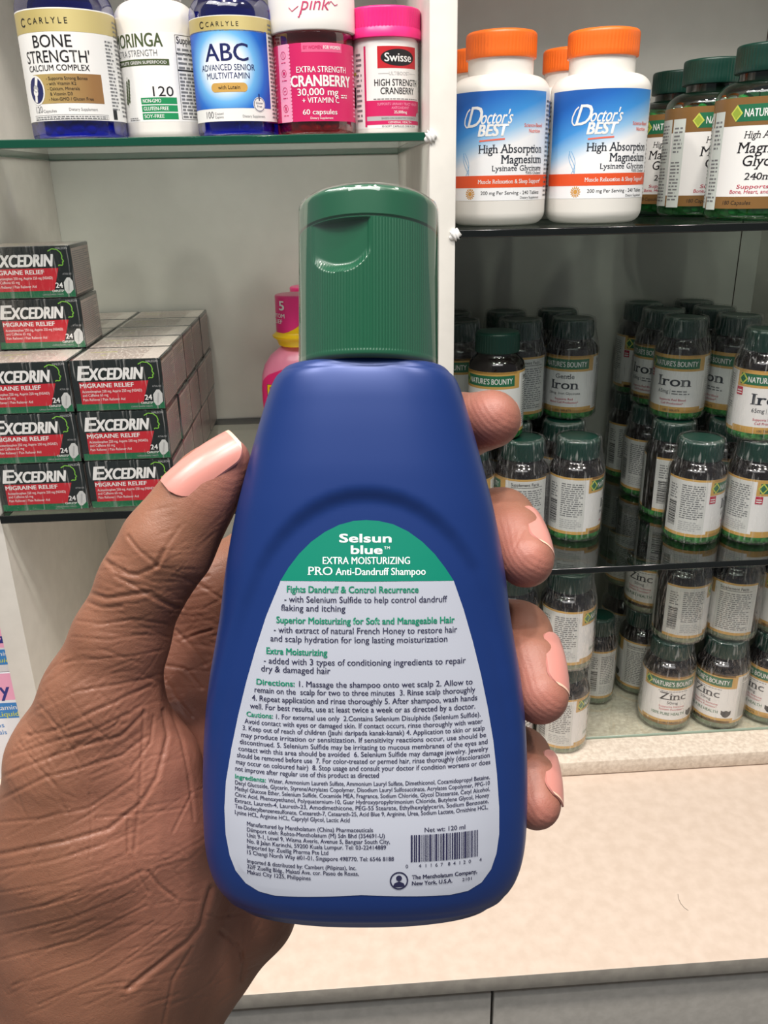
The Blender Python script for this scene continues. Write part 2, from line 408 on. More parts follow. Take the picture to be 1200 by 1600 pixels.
capprof = [(0.0190, 0.0785), (0.0200, 0.0790), (0.0205, 0.0800), (0.0203, 0.0935), (0.0200, 0.0955), (0.0190, 0.0968), (0.017, 0.0970), (0.0, 0.0970)]
bodyprof = [(0.0, 0.0006), (0.022, 0.0), (0.0245, 0.0006), (0.0258, 0.0022), (R_S, 0.0045), (R_S, 0.0072), (R_S, 0.030), (R_S, 0.0645), (0.0257, 0.0672), (0.0247, 0.0700), (0.0228, 0.0728), (0.0205, 0.0748), (0.0188, 0.0765), (0.0182, 0.0785), (0.0182, 0.0795)]
filmprof = [(0.0262, 0.0002), (0.0274, 0.004), (0.0274, 0.030), (0.0273, 0.062), (0.0268, 0.0675), (0.0245, 0.078), (0.0224, 0.088), (0.0216, 0.0955), (0.0205, 0.0982), (0.017, 0.0984)]
def film_mesh(parent):
    v, f = [], []; seg = 56
    fp = []
    for (a, b), (c, d) in zip(filmprof[:-1], filmprof[1:]):
        n = max(1, int(math.hypot(c - a, d - b) / 0.004))
        fp += [(a + (c - a) * i / n, b + (d - b) * i / n) for i in range(n)]
    fp.append(filmprof[-1])
    for i, (r, z) in enumerate(fp):
        for k in range(seg):
            a = 2 * PI * k / seg
            w = 0.5 * math.sin(a * 7 + z * 260) + 0.5 * math.sin(a * 13 - z * 420) * (1.4 if z > 0.064 else 0.5)
            q = r + 0.0003 * w; v.append((q * math.cos(a), q * math.sin(a), z))
    for i in range(len(fp) - 1):
        for k in range(seg):
            k2 = (k + 1) % seg; f.append((i * seg + k, i * seg + k2, (i + 1) * seg + k2, (i + 1) * seg + k))
    return from_py('shrink_film', v, f, film, parent, 180)
PROTO = {}
def proto_small(kind, filmed):
    key = (kind, filmed)
    if key in PROTO: return PROTO[key], False
    base = PROTO.get((kind, not filmed))
    if base:
        t = base.copy(); COL.objects.link(t)
        for ch in base.children:
            if not ch.name.startswith('shrink_film'): c = ch.copy(); COL.objects.link(c); c.parent = t
    else:
        t = empty('supplement_bottle', (0, 0, 0))
        lathe('body', bodyprof, [dark, tabz if kind == 'zinc' else tabg], t, 48, zones=[(0.0075, 1), (1, 0)])
        lathe('cap', capprof, capg, t, 192, ribs=(0.0792, 0.0940, 48, 0.0007), smooth=50)
        small_label(kind).build('label', wrap(R_S), t, 4.0)
    if filmed: film_mesh(t)
    PROTO[key] = t
    return t, True
def put_small(kind, x, y, z, rot, filmed, label, group):
    t, fresh = proto_small(kind, filmed)
    if not fresh:
        t = copy_tree(t)
    t.location = (x, y, z); t.rotation_euler = (0, 0, math.radians(rot))
    tag(t, label, 'bottle', group)
ZU = ZM + 0.0985
G1, G2, G3 = 'film-wrapped gentle iron bottles', 'film-wrapped iron bottles', 'film-wrapped zinc bottles'
for a in [
    ('gentle', 0.2272, 0.7436, ZM, 80, True, 'film-wrapped bottle of the lower gentle iron layer, right one, showing its label side', G1),
    ('gentle', 0.1745, 0.7461, ZM, -115, True, 'film-wrapped bottle of the lower gentle iron layer showing Supplement Facts', G1),
    ('gentle', 0.1222, 0.7480, ZM, -20, True, 'dark bottle of the lower gentle iron layer nearest the divider, mostly behind the shampoo', G1),
    ('gentle', 0.1500, 0.7591, ZU, -27, False, 'unwrapped green-capped bottle standing forward on the gentle iron pack by the divider', G1),
    ('gentle', 0.2381, 0.8220, ZU, -30, True, 'film-wrapped Gentle Iron bottle with its front label readable', G1),
    ('gentle', 0.1850, 0.8225, ZU, -105, True, 'film-wrapped bottle left of the readable Gentle Iron one, white side label facing out', G1),
    ('gentle', 0.1240, 0.8260, ZU, -40, True, 'film-wrapped bottle beside the divider, behind the unwrapped one', G1),
    ('gentle', 0.2290, 0.8020, ZM, 60, True, 'film-wrapped bottle of the lower gentle iron layer, second row, under the readable Gentle Iron one', G1),
    ('gentle', 0.1740, 0.8020, ZM, 60, True, 'dark bottle of the lower gentle iron layer, second row, middle column', G1),
    ('gentle', 0.2370, 0.8800, ZU, 0, True, 'dark-capped bottle directly behind the readable Gentle Iron one', G1),
    ('gentle', 0.1820, 0.8800, ZU, 0, True, 'dark-capped bottle in the second gentle iron row, middle column', G1),
    ('gentle', 0.1250, 0.8830, ZU, 0, True, 'dark-capped bottle in the second gentle iron row, against the divider', G1),
    ('iron', 0.3380, 0.7245, ZM, 74, True, 'film-wrapped iron bottle, front row of the lower layer, left of two', G2),
    ('iron', 0.3925, 0.7180, ZM, 44, True, 'film-wrapped iron bottle, front row of the lower layer, right of two', G2),
    ('iron', 0.3376, 0.7880, ZM, 110, True, 'film-wrapped iron bottle, lower layer, second row behind the left front one', G2),
    ('iron', 0.3377, 0.8500, ZM, 60, True, 'film-wrapped iron bottle, lower layer, third row, grey side label', G2),
    ('iron', 0.3383, 0.9120, ZM, 80, True, 'dim film-wrapped iron bottle, lower layer, rearmost row by the back panel', G2),
    ('iron', 0.3930, 0.7820, ZM, 20, True, 'film-wrapped iron bottle, lower layer, second row on the right, only its cap in view', G2),
    ('iron', 0.3450, 0.8060, ZU, -36, True, 'film-wrapped Iron bottle of the upper layer with the whole word on its label in view', G2),
    ('iron', 0.3998, 0.8080, ZU, -80, True, 'film-wrapped iron bottle of the upper layer turned so only the last letter shows', G2),
    ('iron', 0.3890, 0.7260, ZU, -10, True, 'film-wrapped iron bottle standing nearest the front at the right picture edge, upper layer', G2),
    ('iron', 0.3440, 0.8605, ZU, -58, True, 'film-wrapped iron bottle of the upper layer, second in the left column', G2),
    ('iron', 0.3420, 0.9145, ZU, 10, True, 'film-wrapped iron bottle of the upper layer, rearmost in the left column', G2),
    ('iron', 0.3990, 0.8625, ZU, 0, True, 'dark-capped iron bottle of the upper layer, second in the right column', G2),
    ('iron', 0.3985, 0.9145, ZU, 0, True, 'dark-capped iron bottle of the upper layer, rearmost in the right column', G2),
    ('zinc', 0.3330, 0.7235, ZG, -10, True, 'Zinc bottle with its whole word readable, lower layer on the base board', G3),
    ('zinc', 0.3885, 0.7208, ZG, -57, True, 'zinc bottle in the middle of the lower front row, label turned left', G3),
    ('zinc', 0.4438, 0.7235, ZG, -72, True, 'zinc bottle cut by the right picture edge, lower layer', G3),
    ('zinc', 0.3400, 0.7290, ZG + 0.0985, 104, True, 'film-wrapped zinc bottle of the upper layer with a barcode side showing', G3),
    ('zinc', 0.3930, 0.7290, ZG + 0.0985, -138, True, 'film-wrapped zinc bottle of the upper layer with its Supplement Facts side showing', G3),
    ('zinc', 0.4480, 0.7330, ZG + 0.0985, -6, True, 'zinc bottle of the upper layer at the right picture edge, front label just in view', G3),
    ('zinc', 0.3320, 0.7920, ZG + 0.0985, -50, True, 'zinc bottle of the upper layer, second row, partly seen through the glass shelf', G3),
    ('zinc', 0.3290, 0.7880, ZG, -140, True, 'zinc bottle of the lower layer, second row, dark side label facing the gap', G3),
    ('zinc', 0.3300, 0.8550, ZG + 0.0985, 70, True, 'zinc bottle of the upper layer, third row, seen through the glass shelf', G3),
    ('zinc', 0.2150, 0.6990, ZB, 84, True, 'wrapped bottle at the bottom of the two-high stack behind the fingers', G3),
    ('zinc', 0.2135, 0.6960, ZB + 0.0985, 84, True, 'wrapped bottle at the top of the two-high stack behind the fingers, green cap shining', G3),
    ('zinc', 0.1590, 0.6990, ZB, 40, True, 'wrapped bottle under the nearly hidden green-capped one, behind the hand', G3),
    ('zinc', 0.3300, 0.8550, ZG, 70, True, 'zinc bottle of the lower layer, third row, deep in shadow', G3),
    ('iron', 0.3930, 0.8450, ZM, 20, True, 'iron bottle in the hidden lower rear rows of the right-hand pack', G2),
    ('iron', 0.3930, 0.9080, ZM, 20, True, 'iron bottle in the hidden lower rear rows of the right-hand pack', G2),
    ('gentle', 0.2290, 0.8580, ZM, 20, True, 'gentle iron bottle in the hidden lower rear row of the left-hand pack', G1),
    ('gentle', 0.1750, 0.8580, ZM, 20, True, 'gentle iron bottle in the hidden lower rear row of the left-hand pack', G1),
    ('gentle', 0.1222, 0.8580, ZM, 20, True, 'gentle iron bottle in the hidden lower rear row of the left-hand pack', G1),
    ('zinc', 0.1590, 0.6990, ZB + 0.0985, 40, True, 'wrapped green-capped bottle just left of the two-high stack, nearly hidden by a finger', G3),
]:
    put_small(*a)
# the slimmer bottle standing alone
t = empty('supplement_bottle', (0.2725, 0.7700, ZG), math.radians(120)); sc = (0.76, 0.76, 1.02)
src = PROTO[('zinc', True)]
for ch in src.children:
    c = ch.copy(); COL.objects.link(c); c.parent = t; c.scale = sc
tag(t, 'slim green-capped bottle standing alone on the glass sheet between the two zinc packs', 'bottle', G3)

# ================================================================== LARGER BOTTLES: helpers
def pills(name, r, z0, z1, n, size, m, parent, kind='capsule', seed=1):
    """loose capsules or tablets filling the outer layer of a bottle (one heap, not countable)"""
    rr = random.Random(seed); bm = bmesh.new()
    for i in range(n):
        a = rr.uniform(0, 2 * PI); q = (r - size * 0.7) * rr.uniform(0.86, 1.0); z = rr.uniform(z0 + size * .6, z1)
        M = Matrix.Translation((q * math.cos(a), q * math.sin(a), z)) @ Matrix.Rotation(rr.uniform(0, PI), 4, 'Z') @ Matrix.Rotation(rr.uniform(-0.5, 0.5) + PI / 2, 4, 'X')
        L = 1.5 if kind == 'capsule' else 1.0
        bmesh.ops.create_uvsphere(bm, u_segments=10, v_segments=8, radius=size * 0.55, matrix=M @ Matrix.Diagonal((1, 1 if kind == 'capsule' else 0.9, L, 1)))
    for v in bm.verts:      # keep the heap inside the bottle wall
        d = math.hypot(v.co.x, v.co.y)
        if d > r - 0.0012: v.co.x *= (r - 0.0012) / d; v.co.y *= (r - 0.0012) / d
        v.co.z = min(max(v.co.z, 0.0012), z1 + size)
    me = bpy.data.meshes.new(name); bm.to_mesh(me); bm.free()
    o = finish(name, me, m, parent, 180); o['kind'] = 'stuff'; return o
def shell_prof(r, h, rn, zs, zn, rb=0.004):
    """straight wall to zs, round shoulder to neck radius rn at zn, neck to h"""
    p = [(0.0, 0.0008), (r - rb, 0.0)] + arc(r - rb, rb, rb, -90, 0, 5)[1:]
    p += [(r, zs * 0.5), (r, zs)]
    n = 9
    for i in range(1, n + 1):
        a = PI / 2 * i / n; p.append((rn + (r - rn) * math.cos(a), zs + (zn - zs) * math.sin(a)))
    p += [(rn, zn + 0.001), (rn, h)]
    return p
def cap_prof(r, z0, z1, e=0.0016):
    return [(r - 0.0015, z0), (r - 0.0003, z0 + 0.0003), (r, z0 + 0.001)] + [(r, z0 + 0.001 + (z1 - z0 - 0.001 - e) * i / 4) for i in range(1, 4)] + arc(r - e, z1 - e, e, 0, 90, 4) + [(0.0, z1)]

# ---- white bottles with orange caps
orange = C('orange cap', 242, 112, 34, 0.38); wplas = C('white bottle plastic', 232, 230, 224, 0.38, coat=0.15)
org_p = C('orange print', 226, 84, 40, 0.45); coral = C('coral print', 232, 112, 92, 0.45)
dbblue = uvramp('blue to white label blend', [(0.0, (240, 242, 244)), (0.44, (240, 242, 244)), (0.58, (150, 196, 232)), (0.72, (62, 146, 218)), (0.93, (30, 104, 190)), (1.0, (24, 92, 176))], 2)
def magnesium_label():
    p = Print(); R = 39.2; Z0, Z1 = 19.5, 98.0
    p.rect(-116, Z0, 116, Z1, WHITE, 0)
    p.rect(-57, Z0, 40, Z1, dbblue, 1)
    p.rect(-60, 29, 60, 38, org_p, 2)
    # pale corner at the upper right, pale swirl at the lower left
    p.text('D', -31, 73, 14.5, WHITE, w=11, shear=0.3, bold=0.012, layer=3); p.line([(-28.5, 86), (-31, 84), (-33.5, 79), (-33.8, 75.5), (-32, 73.2), (-29.5, 73.5)], 1.1, WHITE, 3)
    p.text("octor's", -19.5, 75, 9.5, WHITE, w=24, shear=0.28, bold=0.014, layer=3)
    p.text('BEST', -21, 66.5, 8.0, WHITE, w=22, shear=0.2, bold=0.045, layer=3); p.line([(-20, 63.0), (0, 64.2)], 1.2, coral, 3)
    p.text('Science-Based', 15.5, 72.5, 2.6, coral, w=19, layer=3, bold=0.012); p.text('Nutrition', 20, 68.5, 2.6, coral, w=12, layer=3, bold=0.012)
    p.text('High Absorption', 35.5, 54.2, 6.0, navy, w=56, align='R', bold=0.01, serif=True, layer=3)
    p.text('Magnesium', 35.5, 46.6, 6.0, navy, w=38, align='R', bold=0.012, serif=True, layer=3)
    p.text('Lysinate Glycinate', 35.5, 40.6, 4.2, navy, w=45, align='R', serif=True, layer=3) if False else p.text('Lysinate Glycinate', 35.5, 43.0 - 1.8, 3.9, navy, w=45, align='R', serif=True, layer=3)
    p.text('100% Chelated', 35.5, 38.6, 1.9, navy, w=17, align='R', serif=True, layer=3)
    p.text('Muscle Relaxation & Sleep Support*', 35.5, 32.0, 3.0, WHITE, w=56, align='R', bold=0.008, serif=True, layer=3)
    p.text('200 mg Per Serving - 240 Tablets', 34, 23.8, 2.6, BLACK, w=52, align='R', bold=0.008); p.text('Dietary Supplement', 34, 20.4, 1.9, BLACK, w=20, align='R')
    sun = C('ochre print', 206, 152, 74, 0.5)
    for k in range(14):
        a = 2 * PI * k / 14; p.line([(-27.5 + 2.2 * math.cos(a), 24.5 + 2.2 * math.sin(a)), (-27.5 + 4.2 * math.cos(a), 24.5 + 4.2 * math.sin(a))], 0.9, sun)
    p.disc(-27.5, 24.5, 1.8, sun, 2)
    lb = C('light blue print', 120, 176, 222, 0.5)
    for k in range(3): p.line([(-32 + 3 * math.sin(q * 0.5 + k), 38 + q * 2.4) for q in range(8)], 0.5, lb, 2)
    p.small(42, 22, 104, 94, 22, GREY, seed=21); p.small(-104, 22, -62, 94, 22, GREY, seed=22)
    return p
db = empty('supplement_bottle', (0.1415, 0.7365, ZR), math.radians(-4))
lathe('body', shell_prof(0.0393, 0.1230, 0.0258, 0.0985, 0.1105, 0.010), wplas, db, 72)
lathe('cap', cap_prof(0.0278, 0.1225, 0.1415, 0.003), orange, db, 240, ribs=(0.1237, 0.1382, 60, 0.0005), smooth=50)
magnesium_label().build('label', wrap(0.0393), db, 4.0)
GO = 'white bottles with orange caps'
tag(db, 'white orange-capped magnesium bottle in the front, beside the divider', 'bottle', GO)
for (x, y, rz, lb) in [(0.2225, 0.7340, 2, 'white orange-capped magnesium bottle in the front, beside the green capsule bottles'),
                       (0.1420, 0.8300, -4, 'white orange-capped bottle behind the one beside the divider'),
                       (0.2260, 0.8300, 0, 'white orange-capped bottle in the rear, its cap showing left of the front right one')]:
    o = copy_tree(db); o.location = (x, y, ZR); o.rotation_euler.z = math.radians(rz); tag(o, lb, 'bottle', GO)

# ---- big clear green bottles of green capsules
grn = clear('clear green plastic', (0.30, 0.60, 0.40), 0.05, 0.08, 0.45); capsm = C('green capsule', 84, 176, 104, 0.22, coat=0.4)
bronze = C('bronze print', 150, 112, 66, 0.32, metal=0.35)
def capsule_label():
    p = Print(); Z0, Z1 = 9.5, 90.0
    p.rect(-104, Z0, 104, Z1, WHITE, 0); p.rect(-104, Z0, 104, Z0 + 9, bronze, 1); p.rect(-104, Z1 - 20, 104, Z1, bronze, 1)
    p.poly([(-19, Z1 - 11), (-14, Z1 - 17), (40, Z1 - 17), (44, Z1 - 11), (40, Z1 - 5), (-14, Z1 - 5)], band, 2)
    cx, cy = -14, Z1 - 11
    p.poly([(cx - 5, cy), (cx, cy - 6), (cx + 5, cy), (cx, cy + 6)], lime, 3); p.poly([(cx - 3.6, cy), (cx, cy - 4.3), (cx + 3.6, cy), (cx, cy + 4.3)], C('olive print', 150, 170, 60, 0.4), 4)
    p.text("NATURE'S BOUNTY", -7.5, Z1 - 13.8, 5.6, WHITE, w=46, bold=0.012, layer=3)
    p.text('High Absorption', 16, Z1 - 29, 5.0, BLACK, w=44, align='C', shear=0.15, serif=True)
    p.text('Magnesium', 16, Z1 - 39.5, 7.6, BLACK, w=52, align='C', shear=0.12, bold=0.006, serif=True)
    p.text('Glycinate', 16, Z1 - 49, 7.6, BLACK, w=42, align='C', shear=0.12, bold=0.006, serif=True)
    p.text('240mg', 10, Z1 - 59, 5.0, BLACK, w=24, align='C', bold=0.012, shear=0.1, serif=True)
    p.text('Supports Muscle,', 16, Z1 - 65.4, 2.8, crim, w=46, align='C', shear=0.15, bold=0.01); p.text('Bone, Heart, and Nerve Health*', 16, Z1 - 69.2, 2.8, crim, w=56, align='C', shear=0.15, bold=0.01)
    p.text('180 Capsules', -17, Z0 + 3.0, 3.0, BLACK, w=22, shear=0.1)
    pale = C('pale side panel print', 206, 214, 208, 0.5)
    p.rect(-38, Z0 - 1, -25, Z1 - 9, pale, 2); p.small(-36, Z1 - 36, -27, Z1 - 14, 7, GREY, seed=31, layer=3); p.small(-37, Z0 + 5, -27, Z1 - 42, 12, GREY, seed=32, layer=3)
    p.rect(-102, Z0, -40, Z1 - 9, pale, 2); p.small(-98, Z0 + 4, -44, Z1 - 12, 24, GREY, seed=33, layer=3)
    return p
mg = empty('supplement_bottle', (0.3520, 0.7165, ZR), math.radians(-36))
lathe('body', shell_prof(0.038, 0.1110, 0.0225, 0.090, 0.1030, 0.006), [grn, C('dark green neck plastic', 10, 26, 18, 0.12, coat=0.4)], mg, 72, zones=[(0.0985, 0), (1, 1)])
lathe('cap', cap_prof(0.0262, 0.1085, 0.1285, 0.002), capg, mg, 240, ribs=(0.1097, 0.1262, 60, 0.0006), smooth=50)
capsule_label().build('label', wrap(0.038), mg, 4.0)
pills('capsules', 0.0375, 0.001, 0.012, 110, 0.0072, capsm, mg, seed=3); pills('capsules', 0.0375, 0.078, 0.0885, 80, 0.0072, capsm, mg, seed=4)
lathe('inner_seal', [(0.0, 0.002), (0.030, 0.002), (0.031, 0.088), (0.0, 0.089)], capsm, mg, 24)
GM = 'clear green bottles of green capsules'
tag(mg, 'large clear green capsule bottle nearest the front at the right picture edge', 'bottle', GM)
for (x, y, rz, lb) in [(0.3440, 0.8020, -15, 'clear green capsule bottle in the middle of the receding three'),
                       (0.3480, 0.8880, -43, 'rearmost clear green capsule bottle, beside the orange-capped bottle')]:
    o = copy_tree(mg); o.location = (x, y, ZR); o.rotation_euler.z = math.radians(rz); tag(o, lb, 'bottle', GM)

# ---- upper left shelf
blue_t = clear('clear blue plastic', (0.05, 0.10, 0.66), 0.08, 0.08, 0.40); tabw = C('pale tablet', 200, 205, 225, 0.5)
goldb = uvramp('brushed gold label band', [(0.0, (160, 142, 84)), (0.45, (186, 170, 108)), (0.56, (208, 194, 134)), (1.0, (150, 128, 70))], 0, 0.35)
def logo_c(p, x, y, s, m):
    n = 16
    p.line([(x + s * math.cos(math.radians(40 + 280 * k / n)), y + s * math.sin(math.radians(40 + 280 * k / n))) for k in range(n + 1)], s * 0.35, m, 3)
tan = uvramp('gold to bronze panel', [(0.0, (188, 170, 104)), (0.42, (182, 160, 100)), (0.62, (150, 112, 70)), (1.0, (150, 112, 70))], 0, 0.4)
bn = empty('supplement_bottle', (-0.1843, 0.7060, ZL), math.radians(-4))
lathe('body', shell_prof(0.0342, 0.112, 0.022, 0.0835, 0.100, 0.004), blue_t, bn, 72)
lathe('cap', cap_prof(0.0245, 0.106, 0.126), C('white cap', 230, 230, 228, 0.4), bn, 200, ribs=(0.107, 0.124, 50, 0.0005), smooth=50)
p = Print(); p.rect(-100, 12.5, 100, 83, WHITE, 0); p.rect(-100, 68.5, 100, 82.2, goldb, 1)
logo_c(p, -22, 75, 2.4, BLACK); p.text('C A R L Y L E', -17, 73.4, 3.7, BLACK, w=29, layer=3)
p.text('BONE', -1, 59.0, 7.6, BLACK, w=28, align='C', bold=0.006); p.text("STRENGTH'", 0, 49.6, 7.4, BLACK, w=48, align='C', bold=0.006); p.text('CALCIUM COMPLEX', 0, 44.4, 3.7, BLACK, w=46, align='C', bold=0.008)
p.rect(-20, 23.6, 31, 42.4, tan, 1); dk = C('navy print', 26, 34, 92, 0.4)
p.disc(-19, 32.5, 8.0, WHITE, 2, ry=9.6); p.disc(-19, 32.5, 6.8, dk, 3, ry=8.4)
p.line([(-17, 40.5), (-19, 34)], 2.6, WHITE, 4); p.line([(-19.5, 31), (-20.5, 24.8)], 2.6, WHITE, 4); p.disc(-19, 33.5, 2.4, LGREY, 5); p.disc(-19.6, 31, 2.4, WHITE, 5)
for k, s in enumerate(['- Supports Strong Bones', '- with Vitamin K2', '- Calcium, Minerals', '  & Vitamin D3', '- Non-GMO / Gluten Free']):
    p.text(s, -8.5 + (1.5 if k == 3 else 0), 38.6 - 3.3 * k, 2.0, BLACK, layer=3)
p.text('120', -22.5, 18.0, 4.2, GREY, w=7); p.text('Capsules', -15, 18.0, 1.8, GREY, w=11); p.text('Dietary Supplement', 5, 18.8, 1.8, GREY, w=20)
p.line([(-25, 13.3), (33, 13.3), (33, 16.2), (-25, 16.2), (-25, 13.3)], 0.2, GREY); p.small(-24, 13.5, 32, 16.0, 2, GREY, seed=41, ragged=0)
p.small(38, 20, 46, 66, 20, GREY, seed=42); p.small(50, 16, 96, 80, 22, GREY, seed=43); p.small(-96, 16, -42, 66, 20, GREY, seed=44)
p.rect(38, 13.5, 42, 20, BLACK, 2)
p.build('label', wrap(0.0342), bn, 4.0)
pills('tablets', 0.0338, 0.001, 0.010, 70, 0.010, tabw, bn, 'tablet', 6)
lathe('inner_fill', [(0, 0.002), (0.030, 0.002), (0.030, 0.070), (0, 0.071)], tabw, bn, 24)
tag(bn, 'blue bottle with gold and white bone strength label, leftmost on the upper shelf', 'bottle')

mo = empty('supplement_bottle', (-0.1240, 0.7275, ZL), math.radians(-24))
lathe('body', shell_prof(0.0305, 0.100, 0.019, 0.0790, 0.094, 0.006), wplas, mo, 72)
lathe('cap', cap_prof(0.021, 0.096, 0.114), C('white cap', 230, 230, 228, 0.4), mo, 200, ribs=(0.097, 0.112, 50, 0.0005), smooth=50)
ol = C('olive text print', 70, 84, 50, 0.45); gr = C('leaf green print', 24, 138, 84, 0.45)
p = Print(); p.rect(-86, 12.5, 86, 71.5, WHITE, 0)
p.text('MORINGA', 0, 62.0, 8.6, ol, w=43, align='C', bold=0.02); p.text('ULTRA STRENGTH', -21, 55.8, 4.2, GREY, w=38)
p.rect(-23, 49.8, 25, 54.0, ol, 1); p.text('COMPLETE GREEN SUPERFOOD', 1, 50.8, 2.0, WHITE, w=44, align='C', bold=0.01)
for k in range(7):
    y = 26 + 2.2 * k; p.disc(-13.4 + k * .35, y, 1.0, ol, 2, 10, 1.5); p.disc(-10.6 + k * .3, y + 1, 1.0, ol, 2, 10, 1.5)
p.line([(-12.5, 23), (-10.5, 43)], 0.4, ol)
p.text('120', 11, 29.5, 6.4, BLACK, w=15)
for k, s in enumerate(['NON-GMO', 'GLUTEN-FREE', 'SOY-FREE']):
    p.rect(1, 24.2 - 5.2 * k, 28, 28.6 - 5.2 * k, gr, 1); p.text(s, 2.5, 25.2 - 5.2 * k, 2.4, WHITE, w=5 + len(s) * 1.25, bold=0.015)
p.small(-12, 13.5, -2, 16, 2, GREY, seed=51)
p.line([(31, 14), (31, 70), (74, 70), (74, 14), (31, 14)], 0.3, BLACK)
p.text('Supplement Facts', 32, 64.5, 4.6, BLACK, w=38, bold=0.015); p.line([(31, 58), (74, 58)], 1.0, BLACK); p.line([(31, 47), (74, 47)], 1.0, BLACK)
p.small(32, 48, 73, 63, 5, GREY, seed=52); p.small(32, 15, 73, 46, 13, GREY, seed=53, fill=0.55)
p.small(-80, 15, -30, 68, 18, GREY, seed=54)
p.build('label', wrap(0.0305), mo, 3.5)
tag(mo, 'white moringa bottle with olive and green print, second on the upper left shelf', 'bottle')

ab = empty('supplement_bottle', (-0.0655, 0.7060, ZL), math.radians(-5))
lathe('body', shell_prof(0.0302, 0.098, 0.019, 0.0800, 0.0935, 0.004), blue_t, ab, 72)
lathe('cap', cap_prof(0.0215, 0.094, 0.112), C('white cap', 230, 230, 228, 0.4), ab, 200, ribs=(0.095, 0.110, 50, 0.0005), smooth=50)
burst = uvramp('blue sunburst label', [(0.0, (22, 74, 176)), (0.2, (30, 108, 206)), (0.42, (110, 184, 238)), (0.62, (228, 242, 251)), (1.0, (250, 252, 254))], radial=(0.49, 0.52, 4.6, 1.75))
n_, l_, b_ = nodes(burst)
p = Print(); p.rect(-90, 10.5, 90, 78, WHITE, 0); p.rect(-40, 19.0, 34, 69, burst, 1); p.rect(-90, 68.2, 90, 77.5, goldb, 1)
logo_c(p, -17, 72.6, 1.9, BLACK); p.text('C A R L Y L E', -13.5, 71.2, 2.9, BLACK, w=24, layer=3)
p.text('ABC', 0, 49.5, 11.0, dk, w=32, align='C', bold=0.02); p.text('ADVANCED SENIOR', 0, 43.5, 3.9, dk, w=41, align='C', bold=0.008); p.text('MULTIVITAMIN', 0, 38.2, 3.9, dk, w=32, align='C', bold=0.008)
p.rect(-10, 29.5, 11, 35.5, gold, 2); p.disc(-10, 32.5, 3.0, gold, 2); p.disc(11, 32.5, 3.0, gold, 2); p.text('with Lutein', 0.5, 31.4, 2.4, BLACK, w=16, align='C', layer=3)
p.text('100', -20, 12.8, 4.4, GREY, w=7); p.text('Coated', -12, 14.9, 1.5, GREY, w=7); p.text('Caplets', -12, 12.6, 1.5, GREY, w=7); p.text('Dietary Supplement', 9, 12.8, 1.7, GREY, w=18)
p.disc(22.5, 21.5, 5.0, WHITE, 2); p.ring(22.5, 21.5, 4.4, 0.35, dk, 3); p.text('Gluten', 22.5, 21.8, 1.3, dk, w=6, align='C', layer=3); p.text('Free', 22.5, 19.6, 1.3, dk, w=4, align='C', layer=3); p.line([(22.5, 24), (22.5, 28.5)], 0.9, dk, 3)
p.small(36, 13, 44, 76, 24, GREY, seed=61); p.small(46, 13, 84, 76, 24, GREY, seed=62); p.small(-84, 13, -44, 66, 20, GREY, seed=63)
p.build('label', wrap(0.0302), ab, 3.5)
pills('tablets', 0.0298, 0.001, 0.008, 50, 0.010, tabw, ab, 'tablet', 7)
lathe('inner_fill', [(0, 0.002), (0.0265, 0.002), (0.0265, 0.066), (0, 0.067)], tabw, ab, 24)
tag(ab, 'blue multivitamin bottle with gold band and blue sunburst label, third on the upper left shelf', 'bottle')

pk = empty('supplement_jar', (-0.0060, 0.7070, ZL), math.radians(1))
rose = clear('clear pink plastic', (0.62, 0.12, 0.20), 0.06, 0.08, 0.4)
lathe('body', shell_prof(0.0298, 0.072, 0.0285, 0.0655, 0.0690, 0.0035), rose, pk, 72)
lathe('cap', cap_prof(0.0316, 0.0685, 0.1000, 0.003), C('white jar lid', 240, 238, 234, 0.4), pk, 96)
mag = C('magenta print', 206, 34, 98, 0.42); lpk = C('light pink print', 240, 160, 190, 0.45)
p = Print(); p.rect(-92, 9.5, 92, 60.5, mag, 0); p.rect(-31, 9.5, -19.5, 60.5, lpk, 1)
for k in range(22): p.disc(-19.5, 10.8 + 2.3 * k, 1.1, lpk, 2, 8)
for k in range(4):
    y = 53.5 - 11.6 * k; p.ring(-25, y, 2.4, 0.4, mag, 3); p.small(-27.5, y - 5, -22.5, y - 3.6, 1, mag, seed=70 + k, layer=3, ragged=0)
p.line([(-25, 52), (-25, 55)], 0.5, mag, 3); p.disc(-25, 41.9, 1.2, mag, 3); p.line([(-26, 30), (-24, 30.5)], 0.6, mag, 3); p.disc(-25, 18.6, 0.9, mag, 3, 10, 1.5)
p.rect(-9, 54.5, 22, 60.5, C('dusty pink print', 226, 96, 140, 0.45), 1); p.text('BY WOMEN', -7.5, 56.4, 2.2, mag, w=13.5, bold=0.015); p.text('FOR WOMEN', 7, 56.4, 2.2, WHITE, w=13.5, bold=0.015)
p.text('EXTRA STRENGTH', 6, 41.6, 3.9, WHITE, w=39, align='C', bold=0.012); p.text('CRANBERRY', 6, 32.6, 7.0, WHITE, w=49, align='C', bold=0.035)
p.text('30,000 mg', 2, 26.6, 4.6, WHITE, w=31, align='C', bold=0.022); p.text('+ VITAMIN C', 4, 21.6, 3.6, WHITE, w=28, align='C', bold=0.012)
p.text('60 capsules', 3, 14.0, 3.4, WHITE, w=26, align='C', bold=0.018); p.text('Dietary Supplement', 4, 10.9, 1.5, WHITE, w=17, align='C')
p.small(20, 25.0, 26, 28, 2, WHITE, seed=75); p.small(36, 13, 86, 56, 16, lpk, seed=76); p.small(-86, 13, -36, 56, 16, lpk, seed=77)
p.build('label', wrap(0.0298), pk, 3.5)
p = Print(); scr = C('rose script print', 198, 66, 110, 0.45)
